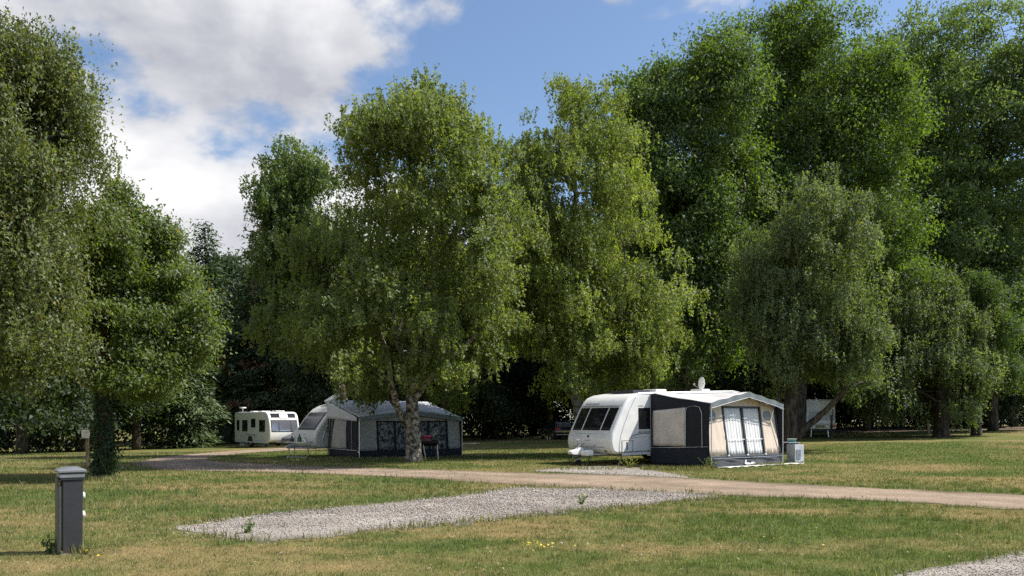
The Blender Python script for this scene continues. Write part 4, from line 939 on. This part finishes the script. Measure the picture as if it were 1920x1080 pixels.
MB().prism([(.75,.40),(1.2,.40),(1.33,.46),(1.2,.56),(.9,.60),(.76,.58)], -1.2, -1.0).build('hitch_head', M_steel, car2, bevel=.02)
MB().tube([(.8, -1.28, .95), (.8, -1.28, .08)], .026, 8).build('jockey_wheel', M_steel, car2)
MB().box(-2.6, -2.0, -1.3, -.7, 2.45, 2.55).build('rooflight', M_white, car2, bevel=.03)
ht = empty('roof_hatch', (-1.25, -1.35, 2.47)); ht.parent = car2
MB().box(-.32, .32, -.38, .38, -.02, .05).build('hatch_frame', M_cream, ht, bevel=.02)
lid = MB().box(0, .72, -.40, .40, 0, .05).build('hatch_lid', mat('grey_smoked_lid', (.30, .30, .32), .3), ht, bevel=.015); lid.location = (-.36, 0, .05); lid.rotation_euler = (0, R(-32), R(180)); lid.location = (.36, 0, .05)
MB().tube([(-.1, .3, .03), (-.02, .3, .28)], .01, 5).build('hatch_stay', M_alu, ht)

aw2 = tag(empty('awning', (*O2, Z2), YAW2), 'long navy and grey awning with patterned curtains behind the forked tree', 'awning')
XA2, XB2 = -.22, -5.62; L2 = XA2 - XB2
M_roof2 = mat('silver_grey_canvas', (.56, .56, .57), .75, bump=(40, .2), var=(1.2, .1))
zo2, yf2 = awning(aw2, XA2, XB2, DEP, 2.58, 1.80, 2.08, dict(roof=M_roof2, valance=M_valance, piping=M_alu, side=M_nav), lean=.18, rise_seed=9)
def pattern_mat():
    m = bpy.data.materials.new('patterned_curtain'); m.use_nodes = True; n = m.node_tree.nodes; l = m.node_tree.links; p = n['Principled BSDF']; p.inputs['Roughness'].default_value = .85
    t = n.new('ShaderNodeTexCoord'); v = n.new('ShaderNodeTexNoise'); v.inputs['Scale'].default_value = 7; v.inputs['Detail'].default_value = 1.5; v.inputs['Distortion'].default_value = 1.2; l.new(t.outputs['Object'], v.inputs['Vector'])
    r = n.new('ShaderNodeValToRGB'); r.color_ramp.elements[0].position = .44; r.color_ramp.elements[1].position = .52
    r.color_ramp.elements[0].color = (.02, .022, .025, 1); r.color_ramp.elements[1].color = (.22, .225, .22, 1); l.new(v.outputs[0], r.inputs[0]); l.new(r.outputs[0], p.inputs['Base Color']); return m
M_patt = pattern_mat(); hd2 = lambda a: zo2(a) - .05
fpanel(aw2, 'front_panel', M_pgrey, XA2, L2, yf2, .0, .17, .36, hd2, seed=15)
fpanel(aw2, 'front_panel', M_pgrey, XA2, L2, yf2, .86, .985, .36, hd2, seed=16)
fpanel(aw2, 'header_panel', M_pgrey, XA2, L2, yf2, .17, .86, 1.62, hd2, seed=17)
for a0, a1 in ((.185, .335), (.345, .50), (.53, .66), (.67, .845)):
    w = fpanel(aw2, 'curtain', M_patt, XA2, L2, yf2, a0, a1, .33, 1.61, off=-.03, fold=.02, nf=4, seed=18, nx=30); w['label'] = 'black and white patterned curtain'
for a in (.177, .34, .515, .665, .852): fpanel(aw2, 'window_frame', M_nav, XA2, L2, yf2, a - .008, a + .008, .36, 1.64, off=.012, amp=0, nx=2)
fpanel(aw2, 'window_frame', M_nav, XA2, L2, yf2, .17, .86, 1.585, 1.64, off=.02, amp=0, nx=8, nz=1)
fpanel(aw2, 'skirt', M_nav, XA2, L2, yf2, .0, 1.0, .02, .37, off=.01, seed=19, amp=.02, nx=40)
fpanel(aw2, 'side_flap', M_nav, XA2, L2, yf2, .985, 1.0, .36, hd2, seed=20, nx=3)
bz2 = wob(41, .012)
q = MB().grid(lambda a, b: Vector((XA2 + .05 + bz2(a, b) + .02 * math.sin(3.1 * b), .55 + 1.25 * a + .42 * (b - .5) * (1 - a), .42 + 1.33 * b)), 12, 12, (.006, 0, 0)).build('side_window', M_pgrey, aw2, smooth=True)
q['label'] = 'grey side window panel'
eg = MB()
def gore(a, b):
    y = .03 + (DEP - .03) * a; zt = 2.58 * (1 - a) + 1.80 * a - .01; zb = 1.62 + .12 * (1 - a); return Vector((XA2 + .075 + .02 * math.sin(3.1 * a), y, zb + (max(zt, zb + .01) - zb) * b))
eg.grid(gore, 12, 4, (.005, 0, 0)); eg.build('end_gore', M_roof2, aw2, smooth=True)
MB().tube([(XA2 + .06, .06, .40), (XA2 + .06, 1.4, .39), (XA2 + .06, 2.72, .38)], .012, 5).build('piping', M_alu, aw2)
MB().tube([(XA2 + .07, .45, 1.86), (XA2 + .07, 1.4, 1.85), (XA2 + .07, 2.0, 1.80)], .012, 5).build('piping', M_alu, aw2)
for y0, y1 in ((.10, .55), (.02, .30), (.25, .62)): MB().tube([(XA2 + .08, y0, .10), (XA2 + .06, y1, 1.9)], .010, 5).build('guy_line', M_alu, aw2)
MB().tube([(XA2 + .05, DEP - .5, .35), (XA2 + .05, DEP - .5, 1.86)], .014, 6).build('pole', M_greyp, aw2)

# --- third caravan far left, sunlit front
D3 = (.66, -.75); YAW3 = local_frame(D3); N3 = (.75, .66); c3 = ground(503, 839.5); W3 = 2.3
O3 = (c3[0] + N3[0] * W3, c3[1] + N3[1] * W3); Z3 = c3[2]
car3 = tag(empty('touring_caravan', (*O3, Z3), YAW3), 'small distant white caravan with sunlit front and shaded side by the track', 'caravan')
POLY3 = [(-6.0,.38),(0,.38),(.12,.40),(.20,.55),(.24,.90),(.22,1.25),(.14,1.70),(.02,2.10),(-.14,2.38),(-.36,2.52),(-.7,2.58),(-5.8,2.58),(-5.95,2.52),(-6.0,2.40)]
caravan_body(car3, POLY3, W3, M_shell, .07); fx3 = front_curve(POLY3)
M_glint = mat('mirror_acrylic', (.30, .31, .36), .10, .6, coat=1.0)
nose_patch(MB(), fx3, 1.12, 1.98, -2.16, -.14, .012, .012).build('window_surround', M_trim, car3)
for y0, y1 in ((-2.12, -1.62), (-1.56, -.70), (-.64, -.18)): nose_patch(MB(), fx3, 1.17, 1.93, y0, y1, .028, .012).build('front_window', M_glint, car3)
for y0, y1 in ((-2.10, -1.45), (-.80, -.2)): nose_patch(MB(), fx3, 2.14, 2.44, y0, y1, .012, .012).build('skylight', M_glass, car3)
nose_patch(MB(), fx3, 2.08, 2.50, -1.42, -.83, .04, .05).build('sunroof_cover', M_white, car3)
for x0, x1, z0, z1 in ((-5.5,-5.1,1.20,1.95),(-4.5,-3.6,1.15,1.95),(-2.9,-2.2,1.45,2.05),(-1.5,-.55,1.15,1.95)): side_window(car3, x0, x1, z0, z1, -W3, -1)
MB().box(-3.9, -2.3, -W3 - .008, -W3, .86, .92).build('decal_stripe', M_greyp, car3); MB().box(-2.42, -2.2, -W3 - .009, -W3, .76, .92).build('decal_stripe', M_greyp, car3)
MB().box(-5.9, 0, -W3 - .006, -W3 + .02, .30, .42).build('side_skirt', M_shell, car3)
wheel(car3, -3.1, -W3 + .1, .33); wheel(car3, -3.1, -.1, .33)
ws = MB(); ws.prism([(-3.55,.40),(-3.46,.68),(-3.3,.80),(-2.9,.80),(-2.74,.68),(-2.65,.40)], -W3 - .012, -W3 - .002); ws.build('wheel_arch', M_trim, car3)
MB().box(-1.5, -1.1, -W3 + .1, -W3 + .45, 0, .26).build('step', M_greyp, car3, bevel=.02); MB().box(-5.2, -4.4, -W3 + .05, -W3 + .4, 0, .25).build('water_container', M_cream, car3, bevel=.05)
for x in (-5.0, -3.6, -1.2): MB().box(x, x + .7, -1.5, -.8, 2.58, 2.66).build('rooflight', M_white, car3, bevel=.03)
am = MB().tube([(-5.4, -1.9, 2.55), (-5.4, -1.9, 2.88)], .03, 8).build('aerial_mast', M_white, car3); disc(MB(), (-5.4, -1.9, 2.88), .26, (0, 0, 1), .08, 18).build('aerial_dome', M_white, am, bevel=.02)
MB().tube([(.1, -1.7, .38), (1.0, -1.2, .42)], .04, 6).tube([(.1, -.6, .38), (1.0, -1.1, .42)], .04, 6).build('draw_bar', M_steel, car3)
disc(MB(), (1.0, -1.3, .14), .13, (0, 1, 0), .08, 12).build('jockey_wheel', M_rubber, car3)

# --- a grey car glimpsed between the two left caravans
x4, y4, z4 = wpos(578, 58)
def car(name, label, loc, yaw, paint, hatch=True, plate=True):
    t = tag(empty(name, loc, yaw), label, 'car'); W = 1.76
    low = [(-2.05,.28),(-1.9,.22),(1.95,.22),(2.1,.34),(2.12,.56),(2.0,.74),(1.2,.90),(.9,.95),(-1.85,.98),(-2.06,.92),(-2.12,.60)]
    MB().prism(low, -W/2, W/2).build('body', paint, t, bevel=.10, seg=3, angle=40)
    mb = MB(); prof = [(-1.92,.94),(-1.72,1.30),(-1.5,1.43),(-.9,1.48),(-.1,1.46),(.35,1.36),(1.05,.94)]; n = len(prof)
    for s in (-1, 1):
        for x, z in prof: k = (z - .94) / .54; mb.v.append((x, s * (W/2 - .06 - .17 * k), z))
    mb.f += [tuple(range(n)), tuple(range(2*n - 1, n - 1, -1))] + [(i, i + n, (i + 1) % n + n, (i + 1) % n) for i in range(n)]
    mb.build('cabin', paint, t, bevel=.05, seg=3, angle=30)
    def rw(a, b): z = 1.02 + .32 * a; return Vector((-1.93 + (z - .94) * .555 - .035, (b - .5) * (1.36 - .24 * a), z))
    MB().grid(rw, 3, 6, (-.01, 0, 0)).build('rear_window', M_glint, t)
    for s in (-1, 1):
        def sw(a, b, s=s): z = 1.02 + .33 * b; x = -1.5 + 2.1 * a - .45 * a * b + .18 * (1 - a) * b; k = (z - .94) / .54; return Vector((x, s * (W/2 - .045 - .17 * k), z))
        MB().grid(sw, 6, 3, (0, .01 * s, 0)).build('side_window', M_glass, t)
        def tl(a, b, s=s): return Vector((-2.135 + .06 * b, s * (W/2 - .44 + .43 * b), .74 + (.20 + .04 * b) * a))
        MB().grid(tl, 2, 4, (-.03, 0, 0)).build('tail_lamp', M_red, t)
        for x in (-1.28, 1.28): wheel(t, x, s * (W/2 - .12), .32, .2)
    if plate: MB().box(-2.16, -2.135, -.27, .27, .60, .72).build('number_plate', M_yplate, t)
    MB().box(-2.15, -2.12, -.8, .8, .40, .43).build('bumper_strip', M_alu, t)
    MB().tube([(-1.6, 0, 1.42), (-1.75, 0, 1.52)], .008, 5).build('aerial', M_trim, t)
    return t
gc = ground(1043, 823.5)
car('parked_car', 'black hatchback parked tail on at the edge of the wood', gc, math.atan2(.95, -.30), M_carp)
car('parked_car', 'grey car glimpsed between the two left caravans', (x4, y4, z4), math.atan2(-.9, -.30), mat('grey_car_paint', (.16, .165, .175), .3, .3, coat=.6), plate=False)

# --- old camper at right, seen from behind under the leaning limb
cx_, cy_, cz_ = wpos(1529.5, 60)
cp = tag(empty('camper_van', (cx_, cy_, cz_), math.atan2(.97, .24)), 'old white camper seen from behind under the leaning limb', 'camper')
MB().prism([(-2.3,.95),(-2.36,.55),(-2.2,.50),(2.4,.50),(2.4,2.3),(2.1,2.68),(-2.1,2.70),(-2.25,2.62)], -1.05, 1.05).build('body', M_white, cp, bevel=.06, seg=3)
rw = MB().grid(lambda a, b: Vector((-2.325 + .10 * a, -.86 + 1.62 * b, 1.20 + 1.22 * a)), 3, 3, (-.01, 0, 0)).build('rear_window', mat('pale_blind', (.52, .54, .54), .35), cp)
MB().grid(lambda a, b: Vector((-2.335 + .10 * a, -.93 + .10 * b, 1.18 + 1.24 * a)), 2, 2, (-.01, 0, 0)).build('window_edge', M_greyp, cp)
MB().box(-2.50, -2.30, -1.08, 1.08, .56, .98).build('bumper', M_white, cp, bevel=.05)
MB().box(-2.515, -2.495, -1.06, 1.06, .875, .895).build('bumper_strip', M_trim, cp)
for s in (-1, 1):
    l_ = MB().box(-2.52, -2.49, s * .86 - .20, s * .86 + .20, .68, .85).build('tail_lamp', M_red, cp); MB().box(-2.525, -2.49, s * 1.02 - .03, s * 1.02 + .03, .70, .83).build('indicator', M_amber, l_)
    wheel(cp, -1.2, s * .9, .33)
MB().box(-2.52, -2.495, -.33, .33, .66, .83).build('number_plate', mat('dirty_plate', (.28, .24, .05), .6), cp)
MB().tube([(-2.15, -.55, .55), (-2.2, -.6, .0)], .04, 6).build('corner_steady', M_alu, cp); MB().tube([(-2.15, .55, .55), (-2.2, .6, .0)], .04, 6).build('corner_steady', M_alu, cp)
MB().box(-2.1, 1.9, -.9, .9, .40, .52).build('chassis', M_trim, cp)

# ------------------------------------------------------------------ smaller things
# service bollard
gb = ground(134, 1036); bo = tag(empty('service_bollard', gb, R(37)), 'dark grey service bollard with pale cap in the left foreground', 'bollard')
BW, BD, BH = .225, .235, 1.02
MB().prism([(-BW/2, 0), (BW/2 - .01, 0), (BW/2, BH - .13), (-BW/2, BH - .13)], -BD/2, BD/2).build('housing', M_boll, bo, bevel=.012)
MB().box(-BW/2 - .035, -BW/2 - .002, -BD/2 + .03, BD/2 - .03, .02, BH - .20).build('side_strip', M_panel, bo, bevel=.006)
MB().box(-BW/2 - .05, -BW/2 - .036, -BD/2 + .02, BD/2 - .02, .02, BH - .10).build('edge_trim', M_trim, bo)
MB().box(-BW/2 - .02, BW/2 + .006, -BD/2 - .012, BD/2 + .012, BH - .128, BH - .105).build('shadow_gap', M_trim, bo)
MB().box(-BW/2 - .03, BW/2 + .01, -BD/2 - .02, BD/2 + .02, BH - .104, BH - .058).build('lamp_band', M_bollc, bo, bevel=.004)
MB().box(-BW/2 - .02, BW/2 + .006, -BD/2 - .012, BD/2 + .012, BH - .0575, BH - .042).build('shadow_gap', M_trim, bo)
cap = MB(); cap.v = [(-.165,-.15,BH-.0415),(.14,-.15,BH-.0415),(.14,.15,BH-.0415),(-.165,.15,BH-.0415),(-.165,-.15,BH-.01),(.14,-.15,BH-.01),(.14,.15,BH-.01),(-.165,.15,BH-.01),(-.08,-.05,BH+.025),(.06,-.05,BH+.025),(.06,.05,BH+.025),(-.08,.05,BH+.025)]
cap.f = [(0,3,2,1),(0,1,5,4),(1,2,6,5),(2,3,7,6),(3,0,4,7),(4,5,9,8),(5,6,10,9),(6,7,11,10),(7,4,8,11),(8,9,10,11)]
cap.build('cap', M_bollc, bo, bevel=.006)
for z in (.69, .46):
    s = MB().tube([(BW/2 - .005, -.03, z), (BW/2 + .02, -.03, z), (BW/2 + .03, -.03, z)], [.045, .042, .030], 14).build('socket_cover', M_curt, bo, bevel=.004)
MB().box(-BW/2 - .03, BW/2 + .03, -BD/2 - .03, BD/2 + .03, -.05, .012).build('base_plate', M_steel, bo)

# wooden post with a box on it
gp = ground(165, 878); po = tag(empty('marker_post', gp, R(20)), 'pale wooden post with small white box beside the ivy trunk', 'post'); po.rotation_euler = (0, R(-1.5), R(20))
MB().box(-.055, .055, -.055, .055, -.05, 1.32).build('post', M_wood, po, bevel=.008)
MB().box(-.15, .09, -.12, -.057, 1.02, 1.30).build('number_box', mat('weathered_white_board', (.62, .57, .46), .7, var=(12, .2)), po, bevel=.008)
MB().tube([(.03, 0, 1.30), (.03, 0, 1.50)], .012, 6).build('rod', M_steel, po)
# small white notice at the wood edge
gn_ = ground(283, 838); no = tag(empty('notice_board', gn_, R(15)), 'small pale notice board on a stake at the wood edge', 'notice board')
MB().box(-.03, .03, -.03, .03, -.05, .75).build('stake', M_wood, no); MB().box(-.20, .20, -.055, -.031, .22, .78).build('board', M_pgrey, no, bevel=.006)
# posts at right
gq = ground(1559, 823); q = tag(empty('timber_post', gq), 'thin dark post beside the old camper', 'post'); MB().box(-.06, .06, -.06, .06, -.05, 1.6).build('post', M_bark_d, q, bevel=.01); MB().box(-.07, .07, -.07, .07, 1.6, 1.63).build('post_cap', M_trim, q)
gq = ground(1741, 812); q = tag(empty('timber_post', gq), 'leaning pale wooden post left of the stout trunk', 'post'); q.rotation_euler = (0, R(-4), 0); MB().box(-.10, .10, -.10, .10, -.05, 2.3).build('post', M_wood, q, bevel=.01); MB().box(-.115, .115, -.115, .115, 2.3, 2.34).build('post_cap', M_steel, q)
for u, lab in ((1026, 'left of two short white stakes before the black car'), (1031, 'right of two short white stakes before the black car')):
    gq = ground(u, 824); q = tag(empty('marker_stake', gq), lab, 'stake', 'white stakes before the black car'); MB().box(-.05, .05, -.05, .05, -.05, .40).build('stake', M_curt, q, bevel=.01); MB().box(-.06, .06, -.06, .06, .40, .43).build('stake_cap', M_greyp, q)

# barbecue beside the forked trunk
gk = ground(806, 861); bb = tag(empty('barbecue', gk, R(10)), 'black trolley barbecue with maroon lid beside the forked trunk', 'barbecue')
def barrel(mb, r, x0, x1, a0, a1, n=10):
    b = len(mb.v)
    for x in (x0, x1):
        for i in range(n + 1): t = a0 + (a1 - a0) * i / n; mb.v.append((x, r * math.cos(t), .78 + r * math.sin(t)))
    m = n + 1
    mb.f += [(b + i, b + i + 1, b + m + i + 1, b + m + i) for i in range(n)] + [tuple(b + i for i in range(m)), tuple(b + m + i for i in range(m))]
    return mb
barrel(MB(), .24, -.34, .34, math.pi, 2 * math.pi).build('fire_bowl', M_blk, bb)
lidb = barrel(MB(), .235, -.34, .05, 0, math.pi).build('lid', M_maroon, bb); MB().tube([(-.25, -.26, .86), (-.05, -.26, .86)], .012, 6).build('handle', M_alu, lidb)
MB().box(.05, .34, -.23, .23, .785, .95).build('side_hood', M_blk, bb, bevel=.03)
for sx in (-.28, .30):
    for sy in (-.16, .16): MB().tube([(sx, sy, .62), (sx + (.10 if sx < 0 else .04), sy * 1.5, 0)], .014, 6).build('leg', M_alu, bb)
MB().tube([(.1, -.1, .95), (.30, -.1, 1.15), (.34, -.1, 1.22)], .010, 5).build('tongs', M_alu, bb)
# box and table behind the beige awning
gx_ = ground(1491, 866); bxo = tag(empty('storage_box', gx_, R(28)), 'tall white and grey box with open cardboard flap beside the beige awning', 'box')
MB().box(-.24, .24, -.21, .21, 0, .66).build('carton', mat('printed_white_card', (.60, .61, .66), .7, var=(3.5, .35)), bxo, bevel=.01)
f1 = MB().box(0, .20, -.20, .20, 0, .012).build('flap', M_card, bxo); f1.location = (.24, 0, .665); f1.rotation_euler = (0, R(28), 0)
f2 = MB().box(-.24, 0, -.20, .20, 0, .012).build('flap', mat('blue_lid', (.10, .30, .42), .5), bxo); f2.location = (.05, 0, .672); f2.rotation_euler = (0, R(8), 0)
MB().box(-.17, .06, -.222, -.2105, .12, .48).build('print_panel', mat('grey_print', (.27, .28, .34), .7, var=(9, .5)), bxo)
gt_ = ground(1478, 862); tb = tag(empty('folding_table', gt_, R(40)), 'small folding table tucked behind the white box', 'table')
MB().box(-.42, .42, -.28, .28, .68, .71).build('table_top', M_greyp, tb, bevel=.006)
for sx in (-.36, .36):
    for sy in (-.22, .22): MB().tube([(sx, sy, .68), (sx * .92, sy, 0)], .012, 6).build('leg', M_trim, tb)
pot = tag(empty('washing_up_bowl', (gt_[0] + .12, gt_[1] - .06, gt_[2] + .711)), 'pale blue bowl standing on the small folding table', 'bowl')
MB().tube([(0, 0, 0), (0, 0, .03), (0, 0, .12)], [.13, .15, .18], 14).build('bowl', mat('turquoise_plastic', (.12, .35, .38), .4), pot); MB().tube([(0, 0, .122), (0, 0, .132)], .19, 14).build('rim', M_curt, pot)
# camping clutter at the hitch of the cream caravan
gk = ground(560, 861); tt = tag(empty('folding_table', gk, R(-12)), 'pale folding picnic table standing before the cream caravan hitch', 'table')
MB().box(-.52, .52, -.28, .28, .70, .735).build('table_top', M_cream, tt, bevel=.006); MB().box(-.50, .50, -.26, .26, .7355, .742).build('table_cloth', M_cream, tt)
for sx in (-.44, .44): MB().tube([(sx, -.22, .70), (sx, .2, 0)], .014, 6).tube([(sx, .22, .70), (sx, -.2, 0)], .014, 6).build('leg', M_alu, tt)
MB().tube([(-.44, -.2, .1), (.44, -.2, .1)], .012, 6).build('stretcher', M_curt, tt)
for dx, dy, h, m_, nm, lab in ((-.30, .05, .22, M_trim, 'stove', 'dark camping stove on the picnic table'), (.05, -.05, .30, mat('green_bottle', (.02, .09, .05), .2), 'bottle', 'green bottle on the picnic table'), (.25, .08, .16, M_alu, 'kettle', 'silver kettle on the picnic table')):
    it = tag(empty(nm, (gk[0] + dx, gk[1] + dy, gk[2] + .742)), lab, nm)
    MB().tube([(0, 0, 0), (0, 0, h * .55), (0, 0, h * .75), (0, 0, h)], [.09, .085, .04, .03], 12).build('vessel', m_, it, smooth=False); MB().tube([(0, 0, h), (0, 0, h + .03)], .034, 10).build('lid', M_trim, it)

# ------------------------------------------------------------------ weeds, flowers and litter
def tuft(name, label, u, v, h, n, col, cat='weed', spread=.12, leaf=.05):
    g_ = ground(u, v); t = tag(empty(name, g_), label, cat)
    mb = MB()
    cs = []
    for i in range(n):
        a = random.uniform(0, 6.28); r = random.uniform(.2, 1) * spread; hh = h * random.uniform(.5, 1.1)
        p = [(r * .2 * math.cos(a), r * .2 * math.sin(a), -.01), (r * .6 * math.cos(a), r * .6 * math.sin(a), hh * .6), (r * math.cos(a), r * math.sin(a), hh)]
        mb.tube(p, [.004, .003, .002], 4, cap=False)
        for k in range(6): f = random.uniform(.15, 1); cs.append((p[2][0] * f, p[2][1] * f, hh * f))
    mb.build('stem', mat('weed_stem', (.10, .14, .04), .8), t)
    c = np.array(cs) + RNG.normal(0, .015, (len(cs), 3)); m = len(c); s = RNG.uniform(.6, 1.4, m) * leaf
    V = leaf_quads(c, unit(RNG.normal(0, 1, (m, 3)) + np.array([0, 0, .6])), sph(m), s, s * .45)
    np_mesh('foliage', V.reshape(-1, 3), quads(m), M_leaf, t, tint=np.repeat(np.array(col) * RNG.uniform(.6, 1.4, (m, 1)), 4, 0))
random.seed(4)
tuft('weed', 'tall green weed growing in the left part of the gravel pitch', 466, 1000, .22, 12, (.09, .15, .03))
tuft('weed', 'low green weed in the right part of the gravel pitch', 1090, 946, .20, 12, (.09, .15, .03))
tuft('weed', 'leafy weed at the foot of the dark bollard', 98, 1036, .22, 16, (.05, .08, .03), spread=.2)
tuft('weed', 'yellow green weed under the front of the large caravan', 1180, 877, .30, 26, (.20, .20, .03), spread=.4, leaf=.07)
tuft('shrub', 'low ivy scrub at the foot of the leafy tree trunk', 207, 897, .75, 40, (.04, .07, .02), 'shrub', .40, .10)
tuft('weed', 'grassy weeds at the near corner of the beige awning', 1330, 879, .40, 24, (.13, .16, .05), spread=.4, leaf=.07)
def scatter(name, label, cat, spots, n, size, cols, up=.0, hmax=.02):
    P_ = []
    for u, v, ru, rv, k in spots:
        for _ in range(int(n * k)): P_.append(ground(u + random.gauss(0, ru), v + random.gauss(0, rv)))
    c = np.array(P_); m = len(c); c[:, 2] += RNG.uniform(.012, hmax, m); s = size * RNG.uniform(.6, 1.4, m)
    V = leaf_quads(c, unit(RNG.normal(0, 1, (m, 3)) * np.array([1, 1, .3])), unit(RNG.normal(0, .35, (m, 3)) + np.array([0, -.3, 1])), s, s * .8)
    k = RNG.integers(0, len(cols), m); t = np.array(cols)[k] * RNG.uniform(.7, 1.2, (m, 1))
    tag(np_mesh(name, V.reshape(-1, 3), quads(m), M_leaf_dull, tint=np.repeat(t, 4, 0)), label, cat, kind='stuff')
scatter('yellow_flowers', 'small yellow wildflowers in the near lawn', 'flowers', [(1010, 1026, 22, 4, 1), (900, 975, 40, 6, .3), (1560, 1010, 60, 20, .25), (170, 1050, 40, 10, .15)], 46, .03, [(.62, .46, .02)], hmax=.07)
scatter('fallen_leaves', 'dry fallen leaves strewn over the near lawn', 'leaves', [(500, 1050, 300, 18, 1), (1300, 1030, 300, 25, 1), (250, 960, 150, 40, .5), (1500, 900, 250, 25, .4)], 190, .034, [(.26, .18, .09), (.30, .22, .12), (.20, .12, .06)], hmax=.035)
def long_grass(name, label, spots, n, h, cols):
    P_ = []
    for u, v, ru, rv, k in spots:
        for _ in range(int(n * k)): P_.append(ground(u + random.uniform(-ru, ru), v + random.uniform(-rv, rv)))
    for line, k, zz in ((pn, .8, .0), (pf, .35, .0), (cf, .35, .0), (tn[20:140], .5, 0), (tf[20:140], .4, 0)):      # ragged fringe along the gravel
        for _ in range(int(n * k)):
            e = line[random.randrange(len(line))]
            if fbm(np.array([e[0] * 1.3]), np.array([e[1] * 1.3]), 3)[0] > .5 - .2 * random.random(): P_.append((e[0] + random.gauss(0, .13), e[1] + random.gauss(0, .11), T(*e)))
    c = np.array(P_); m = len(c); hh = h * RNG.uniform(.25, 1.0, m) ** 1.4; a = RNG.uniform(0, 6.28, m); w = .004 + c[:, 1] * .00045; le = RNG.normal(0, .25, (m, 2)) * hh[:, None]
    V = np.empty((m, 3, 3)); b = np.stack([np.cos(a) * w, np.sin(a) * w, np.zeros(m)], 1); V[:, 0] = c - b; V[:, 1] = c + b; V[:, 2] = c; V[:, 2, :2] += le; V[:, 2, 2] += hh
    t = np.array(cols)[RNG.integers(0, len(cols), m)] * RNG.uniform(.6, 1.3, (m, 1))
    tag(np_mesh(name, V.reshape(-1, 3), np.arange(m * 3).reshape(-1, 3), M_blade, tint=np.repeat(t, 3, 0)), label, 'grass', kind='stuff')
long_grass('long_grass', 'longer uncut grass around edges, posts and awnings', [(134, 1037, 34, 3, .3), (1270, 880, 70, 2.5, .8), (1400, 872, 70, 2, .5), (690, 861, 90, 1.5, .8), (775, 864, 25, 2, .4), (1010, 822, 60, 1.5, .8), (1610, 815, 60, 2, .8), (190, 899, 30, 3, .4), (165, 878, 12, 2, .15), (1110, 880, 60, 2, .2), (570, 864, 30, 2, .3)], 1500, .16, [(.12, .16, .04), (.20, .20, .07), (.33, .27, .13)])
